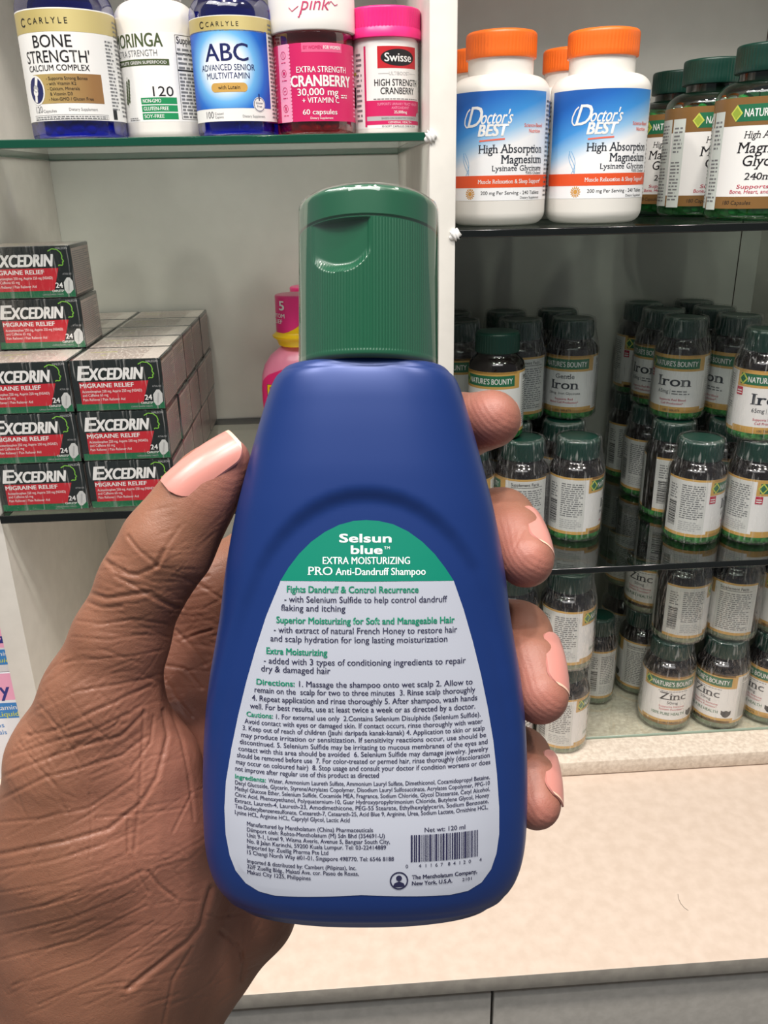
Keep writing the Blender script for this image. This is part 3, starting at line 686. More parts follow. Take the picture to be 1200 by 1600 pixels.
p.text('pink', 2, 80.5, 8.0, scr, w=20, align='C', shear=0.3); p.line([(-17, 82.5), (-14.5, 80), (-12, 81.5), (-9.5, 83)], 0.5, scr); p.line([(12, 84), (14, 86), (17, 83.5), (19.5, 84.5)], 0.5, scr)
p.line([(-8, 80), (-9.3, 76.2), (-10.3, 76.5)], 0.8, scr)
p.text('pink', -58, 80.5, 8.0, scr, w=20, align='C', shear=0.3); p.line([(-46, 84), (-43, 82), (-40, 84.5)], 0.5, scr)
p.build('lid_print', wrap(0.0316, 0.1), pk, 3.5)
pills('capsules', 0.0294, 0.001, 0.008, 60, 0.008, C('red capsule', 190, 60, 60, 0.3), pk, seed=8)
lathe('inner_fill', [(0, 0.002), (0.026, 0.002), (0.026, 0.058), (0, 0.059)], MATS['red capsule'], pk, 24)
tag(pk, 'magenta cranberry jar with a tall white lid, fourth on the upper left shelf', 'jar')

sw = empty('supplement_jar', (0.0478, 0.7200, ZL), math.radians(8))
lathe('body', [(0.0, 0.0006), (0.0230, 0.0)] + arc(0.0230, 0.003, 0.003, -90, 0, 4)[1:] + [(0.0260, 0.03), (0.0260, 0.064), (0.0250, 0.066), (0.0250, 0.070)], wplas, sw, 72)
hot = C('hot pink lid', 236, 40, 128, 0.35)
lathe('cap', [(0.0268, 0.0660), (0.0284, 0.0662), (0.0284, 0.0720), (0.0278, 0.0726)] + [(0.0280, 0.0730 + 0.003 * k) for k in range(4)] + arc(0.0264, 0.0846, 0.0016, 0, 90, 4) + [(0.0, 0.0862)], hot, sw, 256, ribs=(0.0728, 0.0825, 64, 0.0004), smooth=50)
red = C('red print', 196, 32, 44, 0.42)
p = Print(); p.rect(-80, 5.0, 80, 63.5, WHITE, 0); p.rect(-21.5, 6, -19.8, 60.5, mag, 1)
p.rect(-10.5, 45.5, 23, 60, red, 1); p.disc(6, 52.6, 14.0, BLACK, 2, 32, 5.6); p.text('Swisse', 6, 49.9, 5.6, WHITE, w=22, align='C', bold=0.025, layer=3)
p.line([(-10, 42), (-2, 42)], 0.25, LGREY); p.text('ULTIBOOST', 6.5, 41, 2.2, LGREY, w=17, align='C'); p.line([(15, 42), (23, 42)], 0.25, LGREY)
p.text('HIGH STRENGTH', 6, 33.8, 4.4, BLACK, w=38, align='C', bold=0.012); p.text('CRANBERRY', 6, 28.2, 4.4, BLACK, w=29, align='C', bold=0.012)
p.small(-14, 24.6, 26, 26, 1, GREY, seed=81, ragged=0)
p.rect(-19.8, 14.2 - 1, 30, 24, mag, 1); p.text('SUPPORTS URINARY TRACT HEALTH', 7, 20.6, 1.7, lpk, w=36, align='C'); p.text('ANTIOXIDANT', 7, 18.0, 1.7, lpk, w=15, align='C'); p.text('25,000mg', 7, 15.0, 1.9, WHITE, w=11, align='C', bold=0.015)
p.rect(-19.8, 10.2, 30, 13.2, LGREY, 1); p.text('BASED ON SCIENTIFIC EVIDENCE', 7, 11.1, 1.3, GREY, w=30, align='C'); p.rect(-19.8, 7.4, 30, 10.2, mag, 1); p.text('GENERAL HEALTH', 7, 8.2, 1.5, WHITE, w=20, align='C')
p.text('30 SOFT CAPSULES ONE A DAY', 7, 5.5, 1.3, BLACK, w=30, align='C'); p.disc(27, 13, 3.2, LGREY, 3)
p.rect(-36, 20, -31, 34, BLACK, 1); p.rect(-40, 36, -34, 50, red, 1); p.small(-30, 10, -24, 58, 14, GREY, seed=82); p.rect(-36, 42, -30, 44, lime, 2); p.small(34, 8, 76, 60, 18, GREY, seed=83)
p.build('label', wrap(0.0260), sw, 3.0)
tag(sw, 'white cranberry tub with hot pink lid and red oval logo, nearest the divider', 'jar', 'white cranberry tubs')
o = copy_tree(sw); o.location = (0.0245, 0.7720, ZL); o.rotation_euler.z = math.radians(70)
tag(o, 'white tub with hot pink lid half hidden behind the two cranberry jars', 'jar', 'white cranberry tubs')

# ---- pink stomach medicine bottles
pep = C('pink bottle plastic', 246, 142, 172, 0.3, coat=0.3); yel = C('yellow cap ring', 250, 206, 12, 0.35)
pb = empty('medicine_bottle', (-0.0360, 0.8430, ZX), math.radians(0))
lathe('body', [(0, 0.0006), (0.034, 0), (0.037, 0.003), (0.0380, 0.02), (0.0388, 0.045), (0.0388, 0.060), (0.0378, 0.070), (0.0345, 0.081), (0.0280, 0.0905), (0.0205, 0.0965), (0.0165, 0.0995), (0.0165, 0.104)], pep, pb, 72, sy=0.62)
lathe('cap_ring', [(0.0165, 0.1000), (0.0188, 0.1010), (0.0205, 0.1060), (0.0242, 0.1090), (0.0246, 0.1105), (0.0212, 0.1130), (0.0205, 0.1145)], yel, pb, 64)
lathe('cap', [(0.0200, 0.1130), (0.0206, 0.1145)] + [(0.0206 - 0.0001 * k, 0.1145 + 0.0045 * k) for k in range(1, 8)] + arc(0.0182, 0.1480, 0.0018, 0, 90, 4) + [(0.0, 0.1500)], C('pink cap', 240, 52, 132, 0.32, coat=0.2), pb, 96)
p = Print()
p.text('5 SYMPTOM', -26, 129.0, 4.0, WHITE, w=30, align='C', bold=0.02); p.text('RELIEF', -23, 123.4, 4.0, WHITE, w=18, align='C', bold=0.02)
p.text('5', -17, 136.5, 8.5, WHITE, w=6, bold=0.03)
p.poly([(-14, 114.2), (24, 114.2), (19, 117.5), (14, 122), (9, 123.4), (4, 122.5), (-1, 119), (-8, 115.8)], yel, 1)
p.build('cap_print', wrap(0.0206, 0.1), pb, 3.0)
def pepwrap(u, v, l):
    a = u / 36.0; r = float(np.interp(v, [0, 20, 45, 60, 70, 81, 90], [37.2, 38.0, 38.8, 38.8, 37.8, 34.5, 28.2])) + 0.45 + 0.08 * l
    return (r * math.sin(a) * K, -r * 0.62 * math.cos(a) * K, v * K)
p = Print(); pts = [(-50, 8), (50, 8), (50, 56), (45, 66), (35, 73), (18, 79), (0, 81), (-18, 79), (-35, 73), (-45, 66), (-50, 56)]
p.poly(pts, C('deep pink print', 236, 46, 118, 0.4), 0); p.text('PEPTO', 0, 50, 13.5, dk, w=69, align='C', bold=0.06, layer=1); p.text('PEPTO', 0, 50.2, 13.2, yel, w=68, align='C', bold=0.03, layer=2.5)
p.text('BISMOL', 0, 33, 11, yel, w=56, align='C', bold=0.03, layer=2)
p.build('label', pepwrap, pb, 3.0, 3.0)
tag(pb, 'pink medicine bottle with pink cap and yellow ring, behind the shampoo on the box shelf', 'bottle', 'pink medicine bottles')
o = copy_tree(pb); o.location = (-0.0240, 0.9080, ZX); tag(o, 'second pink medicine bottle, only its cap peeking out behind the first', 'bottle', 'pink medicine bottles')

# ---- migraine tablet boxes
bk = C('black green carton', 20, 28, 26, 0.3, coat=0.4); rd = C('red carton print', 196, 30, 44, 0.35, coat=0.3); dg = uvramp('dark to mid green carton strip', [(0.0, (24, 110, 70)), (1.0, (18, 62, 44))], 1, 0.35)
sidem = C('pinkish grey carton side', 188, 172, 164, 0.45); topm = C('pale carton top', 226, 216, 206, 0.3, coat=0.5)
BW, BH, BD = 0.0712, 0.0411, 0.0538
tb = empty('tablet_box', (0, 0, 0))
box('carton', -BW / 2, BW / 2, -BD / 2, BD / 2, 0, BH, bk, tb, 0.0007)
def flat(fn0): return fn0
p = Print(); h, w = BH * 1000, BW * 1000; x0 = -w / 2 + 0.8
p.rect(x0, 0.8, w / 2 - 0.8, 6.5, dg, 0)
p.text('E', x0 + 4, h * 0.62, 11.0, WHITE, w=8.2, bold=0.04, shear=0.2); p.text('XCEDRIN', x0 + 12.4, h * 0.62, 9.0, WHITE, w=41.5, bold=0.045, shear=0.2)
p.poly([(x0 + 4.5, 6.0), (w / 2 - 17.5, 6.0), (w / 2 - 11.5, h * 0.58), (x0 + 4.5, h * 0.58)], rd, 1)
p.text('MIGRAINE RELIEF', x0 + 5, h * 0.47, 3.3, WHITE, w=42, bold=0.03)
p.text('Acetaminophen 250 mg, Aspirin 250 mg (NSAID)', x0 + 6, h * 0.37, 2.1, WHITE, w=47, bold=0.006); p.text('and Caffeine 65 mg', x0 + 6, h * 0.295, 2.1, WHITE, w=20); p.text('Pain Reliever / Pain Reliever Aid', x0 + 6, h * 0.21, 2.1, WHITE, w=33)
lg = C('lime head outline print', 128, 196, 66, 0.4)
hp = [(17.5, 37), (21, 38.8), (25, 38.2), (27.6, 35.8), (28.4, 33), (27.9, 31.2), (29.2, 29.0), (28.0, 28.4), (28.2, 26.6), (27.2, 25.8), (25.2, 26.2), (24.4, 25.4)]
p.line(hp, 0.8, lg, 2)
p.text('24', w / 2 - 13, 8.2, 4.0, WHITE, w=5.6, align='C', bold=0.03); p.text('CAPLETS*', w / 2 - 14.5, 4.9, 1.7, WHITE, w=9.5, align='C', bold=0.03); p.text('CAPSULE SHAPED TABLETS', w / 2 - 19, 2.4, 1.2, LGREY, w=17, align='C')
p.text('ACTUAL SIZE', w / 2 - 5.4, 18.4, 1.3, LGREY, w=7, align='C'); p.text('HALEON', w / 2 - 7, h - 2.8, 1.8, LGREY, w=9, align='C', bold=0.01)
pl = C('pale grey tablet print', 206, 208, 206, 0.4)
p.poly([(w / 2 - 7.5, 3.5), (w / 2 - 5.2, 3.5), (w / 2 - 1.9, 6.5), (w / 2 - 1.6, 13), (w / 2 - 3.6, 16.2), (w / 2 - 6, 16.2), (w / 2 - 9, 12.5), (w / 2 - 9.2, 6.5)], pl, 2)
p.poly([(w / 2 - 6.6, 5.6), (w / 2 - 5.4, 5.6), (w / 2 - 4, 13.5), (w / 2 - 5.2, 14)], LGREY, 3)
p.build('front_print', lambda u, v, l: (u * K, -BD / 2 - 0.00005 - 0.00006 * l, v * K), tb, None, None, False)
p = Print(); d = BD * 1000; p.rect(-d / 2 + 1.5, 2.5, d / 2 - 1.5, h - 2.5, sidem, 0); p.small(-d / 2 + 3, 4, d / 2 - 3, h - 4, 20, GREY, seed=91, fill=0.5)
p.build('side_print', lambda u, v, l: (BW / 2 + 0.00005 + 0.00006 * l, u * K, v * K), tb, None, None, False)
p = Print(); p.rect(-w / 2 + 2, -d / 2 + 2, w / 2 - 2, d / 2 - 2, topm, 0); p.small(-w / 2 + 4, -d / 2 + 4, w / 2 - 16, d / 2 - 4, 16, sidem, seed=92); p.rect(-w / 2 + 8, 6, -w / 2 + 30, 7.4, lime, 2); p.rect(-w / 2 + 20, -8, -w / 2 + 24, -6.6, lime, 2)
p.build('top_print', lambda u, v, l: (u * K, v * K, BH + 0.00005 + 0.00006 * l), tb, None, None, False)
bf = clear('crinkled box film', (0.97, 0.97, 0.97), 0.10, 0.05, 0.30, 0.5)
box('shrink_film', -BW / 2 - 0.0003, BW / 2 + 0.0003, -BD / 2 - 0.0004, BD / 2 + 0.0004, 0.0002, BH + 0.0004, bf, tb, 0.0012)
XL, XR, Y1, PZ = -0.2453, -0.1728, 0.665 + BD / 2, 0.0416
GB = 'red and dark green migraine tablet boxes'
lay = ['bottom', 'middle', 'top']; rows = ['front', 'second', 'third', 'fourth', 'rearmost']
spots = [(XR, 0, k, f'migraine tablet box in the right stack nearest the thumb, {lay[k]} of the three in front') for k in range(3)]
spots += [(XL, 0, k, f'migraine tablet box in the left stack by the side panel, {["lowest", "middle one", "third up"][k]} in front') for k in range(3)]
spots += [(XL, 1, 3, 'migraine tablet box second from the top of the tall left pile'), (XL, 1, 4, 'topmost migraine tablet box of the tall left pile')]
spots += [(XR, r, k, f'migraine tablet box showing its grey side, {rows[r]} row of the right stack, {lay[k]} layer') for r in range(1, 5) for k in (2, 1, 0)]
spots += [(XL, r, 2, f'migraine tablet box behind the tall left pile, top layer, {rows[r]} row') for r in (1, 2, 3, 4)]
for i, (x, r, k, lb) in enumerate(spots):
    o = tb if i == 0 else copy_tree(tb)
    j = random.Random(i); o.location = (x + j.uniform(-0.0004, 0.0004) + (0.0012 if k % 2 and r else 0), Y1 + r * 0.0546 + j.uniform(-0.0003, 0.0003), ZX + k * PZ)
    o.rotation_euler = (0, 0, j.uniform(-0.006, 0.006)); tag(o, lb, 'box', GB)

# ---- baby vitamin cartons beyond the left panel
def baby(name, z, hgt, ups, label):
    t = empty(name, (-0.3420, 0.7100, z)); tag(t, label, 'box')
    w, h, d = 0.066, hgt, 0.05
    box('carton', -w / 2, w / 2, -d / 2, d / 2, 0, h, C('white carton', 232, 234, 240, 0.4, coat=0.2), t, 0.0008)
    p = Print(); W2 = w * 500 - 0.6; H = h * 1000
    pinkp = C('baby pink print', 240, 170, 200, 0.4); bl = C('sky blue print', 52, 130, 200, 0.4); db_ = C('dark blue print', 40, 44, 130, 0.4); pur = C('dark plum print', 92, 30, 84, 0.4)
    if ups:
        p.rect(-W2, 26, W2, H - 1, pinkp, 0); p.rect(-W2, H - 34, W2, H - 1, pur, 1); p.rect(-W2, 8, W2, 24, bl, 1)
        p.text('D3', W2 - 4, H - 16, 12, db_, w=18, align='R', bold=0.04); p.line([(0, 54), (W2, 58)], 2.4, gr, 2)
        p.text('Zz', W2 - 1, 31, 10, db_, w=16, align='R', bold=0.04); p.text('Vitamin', W2 - 2, 17.5, 4.4, WHITE, w=22, align='R', shear=.2); p.text('Liquid', W2 - 1.5, 10.5, 4.8, lime, w=19, align='R', shear=.2, bold=.02)
    else:
        p.rect(-W2, H - 30, W2, H - 1, pinkp, 0); p.rect(-W2, H - 50, W2, H - 33, bl, 1)
        p.text('Baby', W2 - 7, H - 25.5, 15, db_, w=40, align='R', bold=0.02); p.text('Vitamin', W2 - 4, H - 40.5, 5.0, WHITE, w=24, align='R', bold=.01); p.text('Liquid', W2 - 3, H - 48, 5.4, lime, w=20, align='R', bold=.02)
        p.text('Vitamins', W2 - 19, H - 60, 5, bl, w=28, align='R'); p.text('& Minerals', W2 - 18, H - 68, 5, bl, w=32, align='R')
    p.build('front_print', lambda u, v, l: (u * K, -d / 2 - 0.00005 - 0.00006 * l, v * K), t, None, None, False)
baby('vitamin_carton', ZB, 0.120, False, 'white and pink baby vitamin carton at the left edge, lower of two')
baby('vitamin_carton', ZB + 0.1205, 0.100, True, 'pink and plum vitamin carton at the left edge, stacked on the lower one')

# ================================================================== SHAMPOO BOTTLE (local frame: x right, y up, z towards the viewer, mm)
BOT = Matrix(((RT.x, UP.x, -fw.x, 0), (RT.y, UP.y, -fw.y, 0), (RT.z, UP.z, -fw.z, 0), (0, 0, 0, 1)))
HELD = EYE + fw * 0.170                    # where the bottle is held, 17 cm from the eye
sb = empty('shampoo_bottle', HELD)
sb.matrix_world = Matrix.Translation(HELD) @ BOT
tag(sb, 'blue shampoo bottle with green flip cap held upright in the hand', 'bottle')
Q = 0.1308
prof = [(574, 104, 11.2), (575.5, 116, 11.8), (578.5, 126, 12.3), (585, 135, 12.8), (597, 142.5, 13.2), (620, 151, 13.8), (670, 166, 14.6), (740, 185, 15.6), (790, 198, 16.1), (830, 206, 16.4), (870, 213, 16.7), (900, 217.5, 16.9), (930, 221, 17), (960, 224.5, 17.1), (1000, 231, 17.2), (1050, 240, 17.2), (1100, 246, 17.2), (1150, 249.5, 17.2), (1200, 251, 17.1), (1250, 251, 17.0), (1300, 249, 16.8), (1330, 245, 16.5), (1355, 238, 16.0), (1375, 228, 15.2), (1388, 216, 14.2), (1394, 204, 13.2)]
PY = np.array([-(a - 800) * Q for a, b, c in prof]); PW = np.array([b * Q for a, b, c in prof]); PT = np.array([c for a, b, c in prof])
CX = (571 - 600) * Q
def smooth_interp(y, V):
    o = np.argsort(PY); yy = PY[o]; vv = V[o]
    s = [np.interp(np.clip(y + d, yy[0], yy[-1]), yy, vv) for d in (-1.6, -0.8, 0, 0.8, 1.6)]
    w = np.clip(np.minimum(y - yy[0], yy[-1] - y) / 2.0, 0, 1)
    return w * sum(s) / 5 + (1 - w) * np.interp(y, yy, vv)
NEXP = 2.35
# label outline: artwork units (px of a frontal view, 1 unit = 0.1193 mm on the front face), centre 571, 800
lab_px = [(440, 906), (452, 886), (468, 865), (487, 846), (508, 831), (530, 820), (552, 814), (572, 812.5), (592, 814), (614, 819), (637, 830), (659, 846), (678, 865), (694, 886), (707, 906),
          (722, 950), (736, 1000), (748, 1050), (758, 1100), (766, 1150), (771, 1200), (774, 1250), (774, 1290), (770, 1320), (762, 1345), (748, 1366), (728, 1380), (700, 1388), (660, 1392), (565, 1393), (470, 1392), (432, 1388), (408, 1380), (388, 1366), (373, 1346), (364, 1322), (358, 1290), (356, 1250), (358, 1210), (366, 1160), (376, 1110), (388, 1060), (402, 1010), (418, 960)]
def art(px, py):
    a = px - 571; s = 0.1193 * (1 + 0.045 * (a / 200) ** 2)
    return (a * s + (571 - 600) * 0.1193, -(py - 800) * s)
LAB = np.array([art(*q) for q in lab_px])
def poly_sd(P):
    d = np.full(len(P), 1e9); ins = np.zeros(len(P), bool)
    for i in range(len(LAB)):
        a = LAB[i]; b = LAB[(i + 1) % len(LAB)]; e = b - a; t = np.clip(((P - a) @ e) / (e @ e), 0, 1)
        d = np.minimum(d, np.hypot(*(P - a - t[:, None] * e).T))
        c = ((a[1] > P[:, 1]) != (b[1] > P[:, 1])) & (P[:, 0] < (b[0] - a[0]) * (P[:, 1] - a[1]) / ((b[1] - a[1]) or 1e-9) + a[0]); ins ^= c
    return np.where(ins, -d, d)
def recess(P):
    d = poly_sd(P); t = np.clip((6.6 - d) / (6.6 - 3.0), 0, 1); t = t * t * (3 - 2 * t)
    fade = np.clip((P[:, 1] + 62) / 26, 0, 1); fade = fade * fade * (3 - 2 * fade)
    return 1.15 * t * fade
def front_z(x, y):
    x = np.atleast_1d(np.asarray(x, float)); y = np.atleast_1d(np.asarray(y, float))
    w = smooth_interp(y, PW); T = smooth_interp(y, PT); u = np.clip(np.abs(x - CX) / w, 0, 0.999)
    return T * (1 - u ** NEXP) ** (1 / NEXP) - recess(np.stack([x, y], 1))
ys = np.concatenate([np.linspace(PY[0], PY[4], 14), np.linspace(PY[4], PY[-4], 150)[1:], np.linspace(PY[-4], PY[-1], 14)[1:]])
NA = 256; V = []; F = []
ang = np.linspace(0, 2 * PI, NA, endpoint=False)
for y in ys:
    w = float(smooth_interp(np.array([y]), PW)[0]); T = float(smooth_interp(np.array([y]), PT)[0])
    c, s = np.cos(ang), np.sin(ang)
    x = CX + w * np.sign(c) * np.abs(c) ** (2 / NEXP); z = T * np.sign(s) * np.abs(s) ** (2 / NEXP)
    rc = recess(np.stack([x, np.full(NA, y)], 1)); z = z - np.sign(z) * np.minimum(rc, np.abs(z) * 0.5)
    V += [(a * K, y * K, b * K) for a, b in zip(x, z)]
nr = len(ys)
for dy, sc_ in [(-0.8, 0.965), (-1.3, 0.90), (-1.45, 0.82)]:     # rounded foot
    base = V[(nr - 1) * NA: nr * NA] if dy == -0.8 else base
    V += [((CX * K) + (a - CX * K) * sc_, b + dy * K, c * sc_) for a, b, c in base]; nr += 1
for i in range(nr - 1):
    for k in range(NA):
        k2 = (k + 1) % NA; F.append((i * NA + k, (i + 1) * NA + k, (i + 1) * NA + k2, i * NA + k2)[::-1])
F.append(tuple(range(NA))[::-1] if False else tuple(range(NA))); F.append(tuple(range((nr - 1) * NA, nr * NA))[::-1])
blue = mat('satin blue plastic', lin(22, 52, 116), 0.36, metal=0.25, coat=0.0)
n, l, b = nodes(blue); b.inputs['Specular IOR Level'].default_value = 0.6
body = from_py('body', V, F, blue, sb, 180)
bm = bmesh.new(); bm.from_mesh(body.data); bmesh.ops.recalc_face_normals(bm, faces=bm.faces[:]); bm.to_mesh(body.data); bm.free()
body.data.set_sharp_from_angle(angle=math.radians(50))

# label with its print
teal = C('teal green label', 0, 124, 102, 0.4); labw = C('white label paper', 173, 178, 191, 0.42); ink = C('dark blue ink', 34, 34, 66, 0.5); tink = C('teal ink', 10, 128, 98, 0.5); pale = C('pale reversed print', 226, 236, 236, 0.45)
U = 0.1193
def ax(px): return art(px, 800)[0]
def ay(py): return -(py - 800) * U
p = Print(); p.poly([tuple(q) for q in LAB], labw, 0)
green = [art(*q) for q in lab_px[:15]]; p.poly(green + [art(640, 907), art(572, 908), art(505, 907)], teal, 1)
def T(s, x0, x1, base, h, m=ink, **k):
    k.setdefault('bold', 0.010); p.text(s, ax(x0), ay(base), h * U, m, w=ax(x1) - ax(x0), **k)
T('Selsun', 531, 611, 847, 12.5, pale, bold=0.05); T('blue', 549, 597, 865, 12.5, pale, bold=0.05); T('TM', 600, 609, 858, 4.5, pale)
T('EXTRA MOISTURIZING', 505, 640, 881, 11, pale, bold=0.018); T('PRO', 481.7, 520, 898, 12.5, pale, serif=True); T('Anti-Dandruff Shampoo', 525, 664, 898, 11, pale, bold=0.018)
T('Fights Dandruff & Control Recurrence', 450, 653, 925.5, 10, tink, bold=0.03)
T('- with Selenium Sulfide to help control dandruff', 446, 697, 941, 9.6); T('flaking and itching', 441, 540, 954.5, 9.6)
T('Superior Moisturizing for Soft and Manageable Hair', 434, 708, 974, 10, tink, bold=0.03)
T('- with extract of natural French Honey to restore hair', 430, 712, 989, 9.6); T('and scalp hydration for long lasting moisturization', 425, 697, 1003, 9.6)
T('Extra Moisturizing', 419, 512, 1023, 10, tink, bold=0.03); T('- added with 3 types of conditioning ingredients to repair', 415, 725, 1038, 9.6); T('dry & damaged hair', 411, 517, 1051, 9.6)
B9 = 0.014
T('Directions:', 404, 462, 1072, 8.8, tink, bold=0.03); T('1. Massage the shampoo onto wet scalp 2. Allow to', 469, 735, 1072, 8.8, bold=B9)
for s, a, b_, y in [('remain on the  scalp for two to three minutes  3. Rinse scalp thoroughly', 401, 739, 1084.5), ('4. Repeat application and rinse thoroughly 5. After shampoo, wash hands', 397, 742, 1097.5), ('well. For best results, use at least twice a week or as directed by a doctor.', 394, 739, 1110.5)]: T(s, a, b_, y, 8.6, bold=B9)
T('Cautions:', 389, 429, 1123.5, 7.6, tink, bold=0.03); T('1. For external use only  2.Contains Selenium Disulphide (Selenium Sulfide).', 434, 747, 1123.5, 7.4, bold=B9)
for s, a, b_, y in [('Avoid contact with eyes or damaged skin. If contact occurs, rinse thoroughly with water', 386, 750, 1134.7), ('3. Keep out of reach of children (Jauhi daripada kanak-kanak) 4. Application to skin or scalp', 383, 753, 1145.6),
                    ('may produce irritation or sensitization. If sensitivity reactions occur, use should be', 381, 755, 1156.6), ('discontinued. 5. Selenium Sulfide may be irritating to mucous membranes of the eyes and', 379, 757, 1167.6),
                    ('contact with this area should be avoided  6. Selenium Sulfide may damage jewelry. Jewelry', 377, 758, 1178.4), ('should be removed before use  7. For color-treated or permed hair, rinse thoroughly (discoloration', 375, 760, 1189),
                    ('may occur on coloured hair)  8. Stop usage and consult your doctor if condition worsens or does', 373.5, 761, 1199.6), ('not improve after regular use of this product as directed', 372.5, 592, 1210.2)]: T(s, a, b_, y, 7.4, bold=B9)
T('Ingredients:', 372.5, 419, 1222.5, 6.8, tink, bold=0.03); T('Water, Ammonium Laureth Sulfate, Ammonium Lauryl Sulfate, Dimethiconol, Cocamidopropyl Betaine,', 423, 760, 1222.5, 6.4, bold=B9)
for s, a, b_, y in [('Decyl Glucoside, Glycerin, Styrene/Acrylates Copolymer, Disodium Lauryl Sulfosuccinate, Acrylates Copolymer, PPG-10', 372.5, 760, 1231.8), ('Methyl Glucose Ether, Selenium Sulfide, Cocamide MEA, Fragrance, Sodium Chloride, Glycol Distearate, Cetyl Alcohol,', 372.5, 760, 1241),
                    ('Citric Acid, Phenoxyethanol, Polyquaternium-10, Guar Hydroxypropyltrimonium Chloride, Butylene Glycol, Honey', 372.5, 759, 1250.2), ('Extract, Laureth-4, Laureth-23, Amodimethicone, PEG-55 Stearate, Ethylhexylglycerin, Sodium Benzoate,', 372.5, 758, 1259.4),
                    ('Tea-Dodecylbenzenesulfonate, Ceteareth-7, Ceteareth-25, Acid Blue 9, Arginine, Urea, Sodium Lactate, Ornithine HCL,', 372.5, 757, 1268.6), ('Lysine HCL, Arginine HCL, Caprylyl Glycol, Lactic Acid', 372.5, 547, 1277.8)]: T(s, a, b_, y, 6.3, bold=B9)
for s, b_, y in [('Manufactured by Mentholatum (China) Pharmaceuticals', 583, 1293), ('Diimport oleh: Rohto-Mentholatum (M) Sdn Bhd (354691-U)', 601, 1302), ('Unit 9-1, Level 9, Wisma Averis, Avenue 5, Bangsar South City,', 609, 1311), ('No. 8 Jalan Kerinchi, 59200 Kuala Lumpur. Tel: 03-22414889', 603, 1320), ('Imported by: Zuellig Pharma Pte Ltd', 514, 1329), ('15 Changi North Way #01-01, Singapore 498770. Tel: 6546 8188', 615, 1338),
                 ('Imported & distributed by: Cambert (Pilipinas), Inc.', 557, 1352), ('32/F Zuellig Bldg., Makati Ave. cor. Paseo de Roxas,', 561, 1361), ('Makati City 1225, Philippines', 487, 1370)]: T(s, 391, b_, y, 6.4, bold=B9)
T('Net wt: 120 ml', 662, 723, 1295, 6.8, bold=B9)
rb = random.Random(12); x = 641.0
while x < 741:
    w_ = rb.choice([1.1, 1.1, 2.0, 2.8]); p.rect(ax(x), ay(1341), ax(min(x + w_, 742)), ay(1299 if rb.random() < 0.9 else 1299), ink, 2); x += w_ + rb.choice([0.9, 1.3, 1.9])
for s, x in [('0', 635), ('4', 655), ('1', 664), ('1', 672), ('6', 680), ('7', 688), ('8', 699), ('4', 707), ('1', 715), ('2', 722), ('0', 730), ('4', 746)]: p.text(s, ax(x), ay(1350), 5.4 * U, ink, align='C', bold=0.012)
T('The Mentholatum Company,', 643, 741, 1368, 6.2, bold=0.03); T('New York, U.S.A.', 643, 704, 1378, 6.2, bold=0.03); T('2101', 719, 733, 1378, 5, bold=B9)
p.ring(ax(623), ay(1370), 13.2 * U, 2.2 * U, ink, 2); p.disc(ax(623), ay(1366), 4.6 * U, ink, 2, 16); p.poly([(ax(613), ay(1380)), (ax(616), ay(1374)), (ax(623), ay(1371)), (ax(630), ay(1374)), (ax(633), ay(1380))], ink, 2)
_zc = {}
bmv = {}
def label_map(x, y, l):
    z = float(front_z(x, y)[0]); return (x * K, y * K, (z + 0.10 + 0.045 * l) * K)
# evaluate the surface on a fine grid once, then sample it
gx = np.arange(LAB[:, 0].min() - 2, LAB[:, 0].max() + 2, 0.5); gy = np.arange(LAB[:, 1].min() - 2, LAB[:, 1].max() + 2, 0.5)
GX, GY = np.meshgrid(gx, gy, indexing='ij'); GZ = front_z(GX.ravel(), GY.ravel()).reshape(GX.shape)
def label_map(x, y, l):
    i = min(max((x - gx[0]) / 0.5, 0), len(gx) - 1.001); j = min(max((y - gy[0]) / 0.5, 0), len(gy) - 1.001)
    a, b2 = int(i), int(j); u, v = i - a, j - b2
    z = (GZ[a, b2] * (1 - u) + GZ[a + 1, b2] * u) * (1 - v) + (GZ[a, b2 + 1] * (1 - u) + GZ[a + 1, b2 + 1] * u) * v
    return (x * K, y * K, (z + 0.09 + 0.04 * l) * K)
p.build('label', label_map, sb, 2.0, 2.0)

